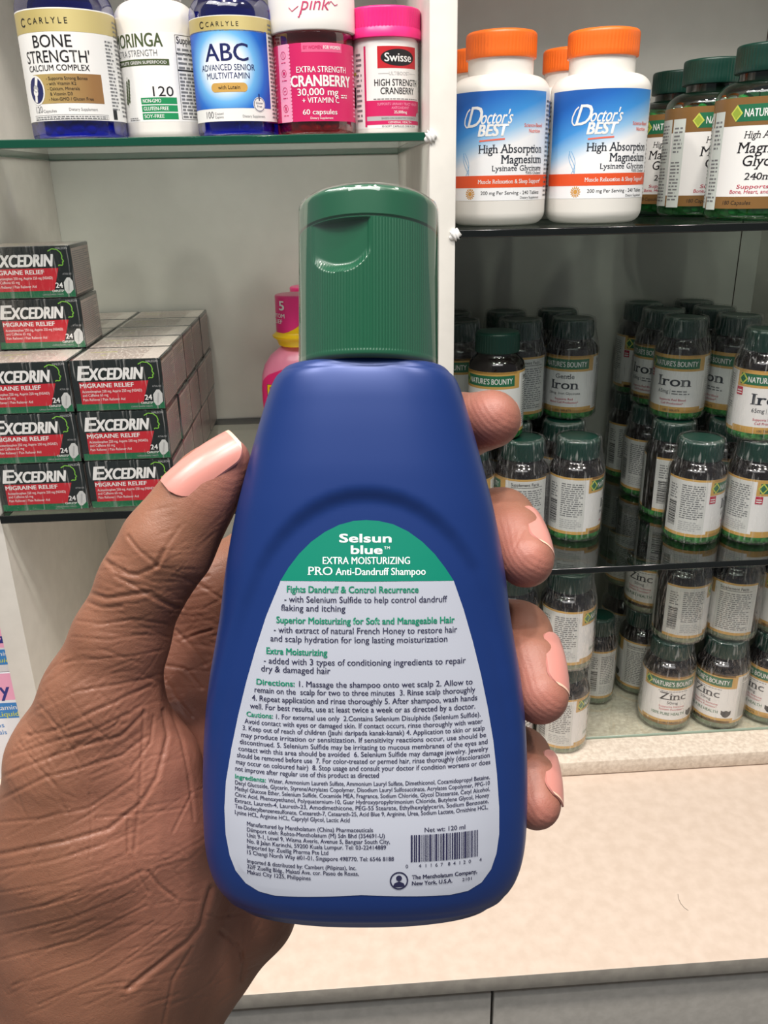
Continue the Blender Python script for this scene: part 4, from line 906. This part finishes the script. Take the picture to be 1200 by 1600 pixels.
# cap: ribbed flip top with a thumb scoop
capt = empty('cap', (0, 0, 0), 0, sb)
rc_, y0, y1 = 14.1, 29.4, 62.0
cxc = (576 - 600) * Q; NA2, NY = 720, 150
yy = np.linspace(y0, y1, NY); V, F = [], []
for y in yy:
    e = min((y - y0) / 0.7, 1); et = min((y1 - y) / 1.6, 1)
    r = rc_ - 0.5 * (1 - math.sqrt(max(0, 1 - (1 - e) ** 2))) - 1.6 * (1 - math.sqrt(max(0, 1 - (1 - et) ** 2)))
    seam = (800 - 338) * 0.1205
    a = np.linspace(0, 2 * PI, NA2, endpoint=False)          # a = 0 faces the viewer
    rr = np.full(NA2, r)
    if y < seam - 0.2 and y > y0 + 1.2: rr -= 0.13 * (0.5 + 0.5 * np.cos(a * 150))
    if abs(y - seam) < 0.22: rr -= 0.35
    u = rc_ * np.sin(a); front = np.cos(a) > 0
    uc, hw = (532 - 576) * 0.119, 50 * 0.119
    top = seam - 0.3; bot = (800 - 428) * 0.122
    t = (u - uc) / hw
    low = bot + 3.6 * np.abs(np.clip(t, -1, 1)) ** 2.6
    m = front & (np.abs(t) < 1) & (y < top) & (y > low)
    side = np.clip((1 - np.abs(t)) / 0.12, 0, 1); dn = np.clip((y - low) / 2.2, 0, 1); sc_ = side * np.sin(dn * PI / 2)
    flat_r = np.minimum(r - 0.3, np.abs((rc_ - 1.7) / np.maximum(np.cos(a - math.asin(uc / rc_)), 0.3)))
    rr = np.where(m, rr * (1 - sc_) + sc_ * flat_r, rr)
    V += [((cxc + q * math.sin(g)) * K, y * K, q * math.cos(g) * K) for q, g in zip(rr, a)]
for i in range(NY - 1):
    for k in range(NA2):
        k2 = (k + 1) % NA2; F.append((i * NA2 + k, i * NA2 + k2, (i + 1) * NA2 + k2, (i + 1) * NA2 + k))
F.append(tuple(range(NA2))[::-1]); F.append(tuple(range((NY - 1) * NA2, NY * NA2)))
cg = C('bottle green cap plastic', 12, 92, 62, 0.32, coat=0.5)
from_py('lid', V, F, cg, capt, 40)
# clear seal film round the cap
V, F = [], []; fy = np.linspace(y0 - 0.5, y1 + 0.5, 40)
for y in fy:
    et = min((y1 + 0.5 - y) / 1.8, 1); r = rc_ + 0.16 - 1.7 * (1 - math.sqrt(max(0, 1 - (1 - et) ** 2)))
    for k in range(96):
        a = 2 * PI * k / 96; q = r + 0.06 * math.sin(a * 9 + y * 0.13) + 0.04 * math.sin(a * 17)
        V.append(((cxc + q * math.sin(a)) * K, y * K, q * math.cos(a) * K))
for i in range(39):
    for k in range(96):
        k2 = (k + 1) % 96; F.append((i * 96 + k, i * 96 + k2, (i + 1) * 96 + k2, (i + 1) * 96 + k))
from_py('seal_film', V, F, clear('clear seal film', (0.97, 0.98, 0.97), 0.06, 0.05, 0.5), capt, 180)
# neck
V, F = [], []
for y in np.linspace(PY[0] - 1.0, y0 + 2, 6):
    for k in range(64):
        a = 2 * PI * k / 64; V.append(((cxc + 11.0 * math.sin(a)) * K, y * K, 11.0 * math.cos(a) * K))
for i in range(5):
    for k in range(64):
        k2 = (k + 1) % 64; F.append((i * 64 + k, i * 64 + k2, (i + 1) * 64 + k2, (i + 1) * 64 + k))
from_py('neck', V, F, blue, sb, 180)

# ================================================================== HAND (same frame, mm)
def hp(px, py, z, r=None):
    d = 170.0 - z; return np.array([(px - 600) * d / 1300, -(py - 800) * d / 1300, z])
class Field:
    def __init__(s, lo, hi, h):
        s.lo, s.h = np.array(lo, float), h; s.ax = [np.arange(lo[i], hi[i], h, dtype=np.float32) for i in range(3)]
        s.n = [len(a) for a in s.ax]
    def new(s): return np.full(s.n, 60.0, np.float32)
    def cone(s, D, a, b, ra, rb, k, sq=None):
        m = 16 + k; R = max(ra, rb)
        sl = []
        for i in range(3):
            l_, h_ = min(a[i], b[i]) - R - m, max(a[i], b[i]) + R + m
            sl.append(slice(max(0, int((l_ - s.lo[i]) / s.h)), max(0, min(s.n[i], int((h_ - s.lo[i]) / s.h) + 1))))
        if any(q.stop <= q.start for q in sl): return
        X = s.ax[0][sl[0]][:, None, None] - a[0]; Y = s.ax[1][sl[1]][None, :, None] - a[1]; Z = s.ax[2][sl[2]][None, None, :] - a[2]
        e = b - a; L2 = max(float(e @ e), 1e-6)
        t = np.clip((X * e[0] + Y * e[1] + Z * e[2]) / L2, 0, 1)
        d = np.sqrt((X - t * e[0]) ** 2 + (Y - t * e[1]) ** 2 + (Z - t * e[2]) ** 2) - (ra + (rb - ra) * t)
        o = D[sl[0], sl[1], sl[2]]
        q = np.clip(0.5 + 0.5 * (o - d) / k, 0, 1); D[sl[0], sl[1], sl[2]] = o * (1 - q) + d * q - k * q * (1 - q)
def smin(a, b, k):
    q = np.clip(0.5 + 0.5 * (a - b) / k, 0, 1); return a * (1 - q) + b * q - k * q * (1 - q)
def surface_nets(D, lo, h):
    ins = D < 0
    s = sum(ins[i:D.shape[0] - 1 + i, j:D.shape[1] - 1 + j, k:D.shape[2] - 1 + k].astype(np.int8) for i in (0, 1) for j in (0, 1) for k in (0, 1))
    act = (s > 0) & (s < 8); I = np.argwhere(act); idx = np.full(act.shape, -1, np.int64); idx[act] = np.arange(len(I))
    acc = np.zeros((len(I), 3)); cnt = np.zeros(len(I)); cor = [(i, j, k) for i in (0, 1) for j in (0, 1) for k in (0, 1)]
    for a in cor:
        for b in cor:
            if sum(abs(p - q) for p, q in zip(a, b)) == 1 and a < b:
                va = D[I[:, 0] + a[0], I[:, 1] + a[1], I[:, 2] + a[2]]; vb = D[I[:, 0] + b[0], I[:, 1] + b[1], I[:, 2] + b[2]]
                m = (va < 0) != (vb < 0); t = np.where(m, va / np.where(m, va - vb, 1), 0)
                acc += m[:, None] * (np.array(a) + t[:, None] * (np.array(b) - np.array(a))); cnt += m
    P = (I + acc / cnt[:, None]) * h + np.array(lo)
    Q_ = []
    for ax_ in range(3):
        u, v = [(1, 2), (2, 0), (0, 1)][ax_]
        A = ins.take(range(D.shape[ax_] - 1), ax_); B = ins.take(range(1, D.shape[ax_]), ax_)
        E = np.argwhere(A != B); E = E[(E[:, u] > 0) & (E[:, v] > 0) & (E[:, u] < D.shape[u] - 1) & (E[:, v] < D.shape[v] - 1)]
        fl = A[E[:, 0], E[:, 1], E[:, 2]]
        def g(du, dv):
            e = E.copy(); e[:, u] -= du; e[:, v] -= dv; return idx[e[:, 0], e[:, 1], e[:, 2]]
        q = np.stack([g(1, 1), g(0, 1), g(0, 0), g(1, 0)], 1); q[~fl] = q[~fl][:, ::-1]; Q_.append(q)
    return P, np.concatenate(Q_)
RES = 0.7
Fd = Field((-100, -190, -80), (48, 30, 40), RES)
def chain(D, pts, k):
    q = [(hp(*p[:3]), p[3] - k * 0.22) for p in pts]
    for (a, ra), (b, rb_) in zip(q[:-1], q[1:]): Fd.cone(D, a, b, ra, rb_, k)
fingers = {
    'index':  [(330, 930, -34, 10.5), (520, 800, -29, 9.6), (640, 700, -27, 8.8), (715, 668, -20, 8.0), (768, 655, -10, 6.9)],
    'middle': [(400, 1020, -36, 10.5), (570, 920, -31, 9.4), (690, 825, -29, 9.0), (783, 815, -20, 7.9), (802, 842, -12, 7.3), (821, 874, -6, 6.6)],
    'ring':   [(430, 1130, -38, 10), (590, 1050, -32, 9.2), (700, 975, -29, 8.8), (808, 992, -20, 8.0), (828, 1040, -12, 7.6), (843, 1086, -6, 6.7)],
    'little': [(440, 1240, -36, 9), (600, 1180, -29, 8.2), (720, 1150, -26, 7.6), (813, 1184, -18, 7.0), (827, 1218, -11, 6.6), (837, 1256, -6, 5.9)],
}
DF = Fd.new()
for nme, pts in fingers.items():
    d = Fd.new(); chain(d, pts, 2.5); DF = smin(DF, d, 0.6)
DP = Fd.new()
for nme, pts in fingers.items():
    a = pts[0]; chain(DP, [(180, 1560, -34, 20.5), (a[0], a[1], a[2], a[3] + 0.5)], 8)
chain(DP, [(330, 930, -34, 10), (400, 1020, -36, 10.5), (430, 1130, -38, 10), (440, 1240, -36, 9.5), (385, 1420, -38, 12.5), (305, 1500, -38, 14)], 6)
chain(DP, [(305, 1500, -38, 14), (190, 1640, -38, 20), (120, 1900, -30, 30)], 8)
DT = Fd.new()
chain(DT, [(357, 717, 0, 5.3), (330, 748, -0.5, 7.0), (300, 792, -1, 8.3), (262, 852, -1, 9.7), (224, 912, -2, 9.3), (188, 1000, -4, 10.2), (158, 1090, -6, 12.2), (130, 1190, -10, 16), (140, 1300, -14, 21), (160, 1450, -22, 24), (150, 1640, -28, 26)], 4)
chain(DT, [(158, 1090, -6, 10), (230, 1200, -11, 11.5), (262, 1290, -14, 12), (255, 1380, -18, 14), (200, 1520, -24, 18)], 7)
DA = Fd.new(); chain(DA, [(150, 1640, -28, 26), (90, 1800, -26, 28), (-60, 2250, -20, 32)], 10)
D = smin(DP, DF, 5.0); D = smin(D, DT, 6.0); D = smin(D, DA, 8.0)
P_, Fq = surface_nets(D, Fd.lo, RES)
del DF, DP, DT, DA, D
def vsmooth(P, F, it):
    for _ in range(it):
        acc = np.zeros_like(P); cnt = np.zeros(len(P))
        for i in range(4):
            a, b2 = F[:, i], F[:, (i + 1) % 4]
            np.add.at(acc, a, P[b2]); np.add.at(acc, b2, P[a]); np.add.at(cnt, a, 1); np.add.at(cnt, b2, 1)
        P = P * 0.5 + 0.5 * acc / cnt[:, None]
    return P
def vnormals(P, F):
    nrm = np.cross(P[F[:, 2]] - P[F[:, 0]], P[F[:, 3]] - P[F[:, 1]]); N = np.zeros_like(P)
    for i in range(4): np.add.at(N, F[:, i], nrm)
    return N / np.maximum(np.linalg.norm(N, axis=1), 1e-9)[:, None]
def subdivide(P, F):
    n = len(P); E = np.sort(np.concatenate([F[:, [i, (i + 1) % 4]] for i in range(4)]), 1)
    key = E[:, 0] * n + E[:, 1]; uk, inv = np.unique(key, return_inverse=True); m = len(F)
    mid_ = (P[uk // n] + P[uk % n]) / 2; cen = P[F].mean(1); e = [n + inv[i * m:(i + 1) * m] for i in range(4)]; c = n + len(uk) + np.arange(m)
    return np.concatenate([P, mid_, cen]), np.concatenate([np.stack([F[:, i], e[i], c, e[i - 1]], 1) for i in range(4)])
P_ = vsmooth(P_, Fq, 3); P_, Fq = subdivide(P_, Fq); P_ = vsmooth(P_, Fq, 3); N_ = vnormals(P_, Fq)
# skin folds: lines drawn over the side of the hand that faces the viewer
dd = 170.0 - P_[:, 2]; HX = 600 + P_[:, 0] * 1300 / dd; HY = 800 - P_[:, 1] * 1300 / dd
facing = np.clip(N_ @ (np.array([0, 0, 170.0]) - P_).T[:, 0] if False else np.einsum('ij,ij->i', N_, (np.array([0, 0, 170.0]) - P_) / np.linalg.norm(np.array([0, 0, 170.0]) - P_, axis=1)[:, None]), 0, 1)
folds = [  # (points, width px, depth mm)
    ([(165, 878), (185, 895), (215, 898), (245, 885), (255, 860)], 5, 0.35), ([(200, 838), (215, 858), (240, 878), (243, 885)], 4, 0.3), ([(158, 868), (172, 880), (196, 892)], 4, 0.35),
    ([(138, 925), (165, 935), (200, 930), (235, 925), (262, 945), (285, 950)], 5, 0.4), ([(130, 938), (160, 950), (190, 948)], 4, 0.3), ([(180, 900), (215, 918), (245, 938), (285, 948)], 4, 0.3), ([(270, 900), (300, 905), (325, 900)], 4, 0.25), ([(245, 885), (262, 850), (280, 825)], 4, 0.2),
    ([(120, 970), (160, 975), (210, 968), (260, 975)], 3.5, 0.2), ([(112, 995), (170, 1000), (230, 990)], 3, 0.18), ([(100, 1035), (150, 1030), (210, 1025), (255, 1015)], 3, 0.2),
    ([(60, 1110), (120, 1080), (180, 1070), (240, 1058)], 3.5, 0.25), ([(40, 1150), (90, 1140), (150, 1110), (205, 1085), (235, 1072)], 4, 0.3), ([(20, 1180), (80, 1160), (150, 1140), (200, 1115)], 4, 0.3), ([(0, 1215), (60, 1190), (130, 1165), (190, 1150), (225, 1115)], 4.5, 0.35), ([(0, 1250), (70, 1215), (130, 1200), (190, 1180), (230, 1150)], 4, 0.3),
    ([(60, 1100), (100, 1150), (130, 1200)], 3, 0.2), ([(110, 1090), (140, 1130), (175, 1160)], 3, 0.2), ([(30, 1160), (60, 1200), (90, 1230)], 3, 0.18),
    ([(225, 1110), (222, 1180), (218, 1250), (210, 1330)], 4, 0.28), ([(255, 1110), (262, 1150), (245, 1215), (220, 1255), (170, 1295), (100, 1315), (0, 1335)], 5, 0.4), ([(268, 1110), (285, 1160), (295, 1210), (303, 1280)], 4, 0.25), ([(240, 1120), (235, 1160), (205, 1200)], 3.5, 0.25),
    ([(0, 1285), (60, 1280), (140, 1262), (210, 1215)], 3.5, 0.25), ([(0, 1360), (80, 1345), (160, 1320), (210, 1300)], 3.5, 0.22), ([(140, 1240), (143, 1290), (140, 1340)], 3, 0.2), ([(200, 1280), (200, 1330), (215, 1365), (232, 1395)], 3.5, 0.3), ([(232, 1362), (250, 1385), (275, 1404)], 4, 0.4), ([(300, 1240), (285, 1270), (270, 1300)], 3, 0.2), ([(150, 1278), (220, 1272), (290, 1262)], 3, 0.18),
    ([(0, 1395), (90, 1380), (180, 1350)], 3, 0.2), ([(0, 1430), (90, 1410), (200, 1375)], 3, 0.22), ([(0, 1462), (110, 1435), (210, 1395)], 3, 0.2), ([(0, 1500), (120, 1470), (230, 1415)], 3, 0.2), ([(20, 1540), (140, 1500), (240, 1440)], 3, 0.2), ([(60, 1570), (170, 1520), (260, 1455)], 3, 0.18),
    ([(200, 1545), (250, 1505), (295, 1470), (315, 1445), (322, 1415), (330, 1388)], 6, 0.7), ([(300, 1480), (270, 1530), (255, 1600)], 4, 0.3), ([(345, 1455), (372, 1480), (382, 1505), (378, 1530)], 5, 0.5), ([(325, 1430), (345, 1432), (375, 1428)], 4, 0.3), ([(382, 1440), (380, 1480), (377, 1500)], 4, 0.3),
    ([(290, 905), (315, 915), (345, 935)], 4, 0.3), ([(275, 985), (300, 1010), (320, 1040)], 4, 0.3), ([(285, 1000), (310, 990), (330, 985)], 3.5, 0.3), ([(260, 1040), (290, 1045), (315, 1075)], 4, 0.3), ([(255, 1055), (275, 1090), (300, 1120)], 4, 0.3),
    ([(790, 885), (812, 840), (820, 826)], 3, 0.12),
]
folds = [(a, b * 0.6, c * 0.7) for a, b, c in folds]
# the fine net of short skin lines: across the thumb, slanting over its base, fanning over the ball of the thumb
rf = random.Random(5)
def strokes(n, box_, a0, a1, L, w_, dep):
    for _ in range(n):
        x = rf.uniform(box_[0], box_[2]); y = rf.uniform(box_[1], box_[3]); a = math.radians(rf.uniform(a0, a1)); l_ = rf.uniform(*L); c = rf.uniform(-0.25, 0.25)
        folds.append(([(x, y), (x + l_ / 2 * math.cos(a), y + l_ / 2 * math.sin(a)), (x + l_ / 2 * (math.cos(a) + math.cos(a + c)), y + l_ / 2 * (math.sin(a) + math.sin(a + c)))], w_ * rf.uniform(0.8, 1.3), dep * 0.62 * rf.uniform(0.5, 1.5)))
strokes(60, (120, 860, 270, 1060), -20, 25, (25, 80), 1.8, 0.09)
strokes(90, (0, 1050, 220, 1230), -50, -12, (30, 100), 1.9, 0.11)
strokes(60, (10, 1060, 200, 1260), 25, 70, (20, 60), 1.8, 0.09)
strokes(80, (0, 1250, 280, 1590), -38, -8, (40, 140), 1.9, 0.10)
strokes(36, (60, 1230, 300, 1420), 40, 80, (30, 70), 1.8, 0.07)
strokes(24, (220, 790, 360, 920), -60, -10, (20, 60), 1.8, 0.06)
strokes(26, (250, 880, 345, 1120), -60, 60, (20, 60), 2.0, 0.12)
strokes(24, (320, 1420, 450, 1570), -70, -20, (30, 80), 2.0, 0.09)
disp = np.zeros(len(P_))
for pts, w_, dep in folds:
    g = np.array(pts); m_ = 5 * w_ + 2
    sel = np.nonzero((HX > g[:, 0].min() - m_) & (HX < g[:, 0].max() + m_) & (HY > g[:, 1].min() - m_) & (HY < g[:, 1].max() + m_))[0]
    hx, hy = HX[sel], HY[sel]; d = np.full(len(sel), 1e9)
    for (a0, b0), (a1, b1) in zip(pts[:-1], pts[1:]):
        ex, ey = a1 - a0, b1 - b0; t = np.clip(((hx - a0) * ex + (hy - b0) * ey) / (ex * ex + ey * ey), 0, 1)
        d = np.minimum(d, np.hypot(hx - a0 - t * ex, hy - b0 - t * ey))
    disp[sel] += dep * np.exp(-(d / w_) ** 2) - 0.25 * dep * np.exp(-((d - 2.3 * w_) / (1.4 * w_)) ** 2)
P_ = P_ - N_ * (disp * np.clip(facing * 2, 0, 1) * (P_[:, 2] > -45))[:, None]
# natural colouring: pinker finger pads and palm, browner back of the thumb
pad = np.zeros(len(P_))
for nme, pts in fingers.items():
    tip = hp(*pts[-1][:3]); dist = np.linalg.norm(P_ - tip, axis=1); pad = np.maximum(pad, np.clip(1.25 - dist / 17, 0, 1))
mid = hp(*fingers['index'][3][:3]); pad = np.maximum(pad, np.clip(1.1 - np.linalg.norm(P_ - mid, axis=1) / 20, 0, 1))
tip = hp(368, 722, 2); pad = np.maximum(pad, 0.8 * np.clip(1.2 - np.linalg.norm(P_ - tip, axis=1) / 13, 0, 1))
pm = hp(330, 1200, -22); pad = np.maximum(pad, 0.45 * np.clip(1.3 - np.linalg.norm((P_ - pm) * [1, 0.5, 0.5], axis=1) / 22, 0, 1))
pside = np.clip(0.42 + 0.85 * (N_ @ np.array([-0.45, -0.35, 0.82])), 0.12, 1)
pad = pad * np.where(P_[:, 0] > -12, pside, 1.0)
me = bpy.data.meshes.new('hand'); me.from_pydata((P_ * K).tolist(), [], Fq.tolist()); me.update()
at_ = me.attributes.new('pad', 'FLOAT', 'POINT'); at_.data.foreach_set('value', pad.astype(np.float32))
skin = mat('brown skin', (0.3, 0.15, 0.09), 0.48); n, l, b = nodes(skin)
an = n.new('ShaderNodeAttribute'); an.attribute_name = 'pad'
tc = n.new('ShaderNodeTexCoord'); ns = n.new('ShaderNodeTexNoise'); ns.inputs['Scale'].default_value = 55; ns.inputs['Detail'].default_value = 5
l.new(tc.outputs['Object'], ns.inputs['Vector'])
r1 = n.new('ShaderNodeValToRGB'); r1.color_ramp.elements[0].position = 0.3; r1.color_ramp.elements[1].position = 0.72
r1.color_ramp.elements[0].color = (*lin(116, 78, 60), 1); r1.color_ramp.elements[1].color = (*lin(141, 97, 76), 1)
l.new(ns.outputs['Fac'], r1.inputs[0])
mx = n.new('ShaderNodeMixRGB'); mx.inputs[2].default_value = (*lin(174, 113, 100), 1)
l.new(an.outputs['Fac'], mx.inputs[0]); l.new(r1.outputs[0], mx.inputs[1]); l.new(mx.outputs[0], b.inputs['Base Color'])
b.inputs['Subsurface Weight'].default_value = 0.12; b.inputs['Subsurface Radius'].default_value = (0.004, 0.0016, 0.001); b.inputs['Subsurface Scale'].default_value = 1.0
b.inputs['Specular IOR Level'].default_value = 0.4
vo = n.new('ShaderNodeTexVoronoi'); vo.feature = 'DISTANCE_TO_EDGE'; vo.inputs['Scale'].default_value = 1150
mp = n.new('ShaderNodeMapping'); mp.inputs['Scale'].default_value = (1, 1.6, 1); mp.inputs['Rotation'].default_value = (0, 0, 0.5)
wn = n.new('ShaderNodeTexNoise'); wn.inputs['Scale'].default_value = 160; wn.inputs['Detail'].default_value = 4
vm = n.new('ShaderNodeVectorMath'); vm.operation = 'MULTIPLY_ADD'; vm.inputs[1].default_value = (0.004, 0.004, 0.004)
l.new(tc.outputs['Object'], wn.inputs['Vector']); l.new(wn.outputs['Color'], vm.inputs[0]); l.new(tc.outputs['Object'], vm.inputs[2])
l.new(vm.outputs[0], mp.inputs[0]); l.new(mp.outputs[0], vo.inputs['Vector'])
cl = n.new('ShaderNodeMapRange'); cl.inputs['From Max'].default_value = 0.18; l.new(vo.outputs['Distance'], cl.inputs['Value'])
b1 = n.new('ShaderNodeBump'); b1.inputs['Strength'].default_value = 0.10; b1.inputs['Distance'].default_value = 0.0004; l.new(cl.outputs[0], b1.inputs['Height'])
b2 = n.new('ShaderNodeBump'); b2.inputs['Strength'].default_value = 0.22; b2.inputs['Distance'].default_value = 0.001
l.new(wn.outputs['Fac'], b2.inputs['Height']); l.new(b1.outputs[0], b2.inputs['Normal'])
wv = n.new('ShaderNodeTexWave'); wv.bands_direction = 'DIAGONAL'; wv.inputs['Scale'].default_value = 330; wv.inputs['Distortion'].default_value = 3.0; wv.inputs['Detail'].default_value = 1.0; wv.inputs['Detail Scale'].default_value = 0.3
l.new(tc.outputs['Object'], wv.inputs['Vector'])
b3 = n.new('ShaderNodeBump'); b3.inputs['Distance'].default_value = 0.00025; ms = n.new('ShaderNodeMath'); ms.operation = 'MULTIPLY'; ms.inputs[1].default_value = 0.16
l.new(an.outputs['Fac'], ms.inputs[0]); l.new(ms.outputs[0], b3.inputs['Strength']); l.new(wv.outputs['Fac'], b3.inputs['Height']); l.new(b2.outputs[0], b3.inputs['Normal']); l.new(b3.outputs[0], b.inputs['Normal'])
hand = finish('hand', me, skin, None, 180); hand.matrix_world = Matrix.Translation(HELD) @ BOT
tag(hand, 'brown-skinned left hand gripping the blue shampoo bottle, thumb on the left side', 'hand')

# fingernails
from mathutils.bvhtree import BVHTree
BVH = BVHTree.FromPolygons(P_.tolist(), Fq.tolist())
nailm = mat('pink nail', lin(198, 134, 124), 0.3, coat=0.25); tipm = C('pale nail edge', 226, 188, 164, 0.3)
nb = nodes(nailm)[2]; nb.inputs['Subsurface Weight'].default_value = 0.1; nb.inputs['Subsurface Radius'].default_value = (0.002, 0.001, 0.001)
def nail(c, Ldir, Ndir, length, width, rad, curl=14.0):
    """a curved nail plate: c = middle of the plate on the finger surface, mm"""
    Lv = Ldir / np.linalg.norm(Ldir); Nv = Ndir - Lv * (Ndir @ Lv); Nv /= np.linalg.norm(Nv); Wv = np.cross(Nv, Lv)
    NU, NV = 18, 26; V, F, mi = [], [], []
    for side in (0, 1):
        for i in range(NV + 1):
            s = i / NV; y = (s - 0.5) * length
            wv = width / 2 * (0.90 + 0.10 * math.sin(s * PI)); e = max(0, (abs(s - 0.5) - 0.30) / 0.20)
            wv *= math.sqrt(max(0.02, 1 - 0.86 * e * e)) if s < 0.5 else math.sqrt(max(0.02, 1 - 0.72 * e * e))
            for j in range(NU + 1):
                t = (j / NU * 2 - 1) * wv / rad
                q = c + Lv * y + Wv * (rad * math.sin(t)) + Nv * (rad * (math.cos(t) - 1) - (y * y) / (2 * curl * 3) + (0.12 if side == 0 else -0.3))
                V.append(tuple(q * K))
    n1 = (NV + 1) * (NU + 1)
    for i in range(NV):
        for j in range(NU):
            a = i * (NU + 1) + j; q = (a, a + 1, a + NU + 2, a + NU + 1); F.append(q); mi.append(1 if i >= NV - 1 else 0)
            F.append(tuple(n1 + x for x in q[::-1])); mi.append(0)
    def edge(a, b2): F.append((b2, a, n1 + a, n1 + b2)); mi.append(0)
    for i in range(NV): edge(i * (NU + 1), (i + 1) * (NU + 1)); edge((i + 1) * (NU + 1) + NU, i * (NU + 1) + NU)
    for j in range(NU): edge(j + 1, j); edge(NV * (NU + 1) + j, NV * (NU + 1) + j + 1)
    return from_py('fingernail', V, F, [nailm, tipm], hand, 50, mi)
def nail_at(a, b2, ra, rb_, s, N, length, width, lift=0.0):
    A, B = hp(*a), hp(*b2); c0 = A + (B - A) * s; L = (B - A) / np.linalg.norm(B - A); N = np.array(N, float); N -= L * (N @ L); N /= np.linalg.norm(N)
    def out(q):
        h_ = BVH.ray_cast(Vector(q + N * 25), Vector(-N)); return float((np.array(h_[0]) - q) @ N) if h_[0] else ra
    e = length * 0.3; h0, h1, hm = out(c0 - L * e), out(c0 + L * e), out(c0); tilt = (h1 - h0) / (2 * e)
    return nail(c0 + N * (max(hm, (h0 + h1) / 2) + lift), L + N * tilt, N - L * tilt, length, width, hm * 0.93)
nail_at((300, 792, -1), (357, 717, 0), 8.3, 5.3, 0.78, (-0.50, 0.40, 0.76), 17.0, 12.5, 0.12)
nail_at((783, 815, -20), (821, 874, -6), 7.6, 6.6, 0.74, (0.80, 0.42, 0.46), 13.0, 10.5, 0.25)
nail_at((808, 992, -20), (843, 1086, -6), 8.0, 6.7, 0.74, (0.82, 0.34, 0.46), 14.0, 10.5, 0.25)
nail_at((813, 1184, -18), (837, 1256, -6), 7.0, 5.9, 0.72, (0.84, 0.32, 0.44), 12.0, 9.0, 0.25)
nail_at((715, 668, -20), (768, 655, -10), 8.0, 6.9, 0.75, (0.25, 0.1, -0.95), 12.0, 10.5, 0.2)

# a stray hair on the counter
pts = [(0.2655, 0.5085), (0.2642, 0.5040), (0.2640, 0.4990), (0.2652, 0.4945), (0.2672, 0.4915)]
V, F = [], []
for i, (x, y) in enumerate(pts):
    for k in range(6):
        a = 2 * PI * k / 6; V.append((x + 0.00014 * math.cos(a), y, 0.8672 + 0.00014 * math.sin(a)))
for i in range(len(pts) - 1):
    for k in range(6): F.append((i * 6 + k, i * 6 + (k + 1) % 6, (i + 1) * 6 + (k + 1) % 6, (i + 1) * 6 + k))
tag(from_py('hair', V, F, C('dark hair', 60, 50, 46, 0.5), None, 180), 'stray dark hair lying curved on the cream countertop', 'hair')
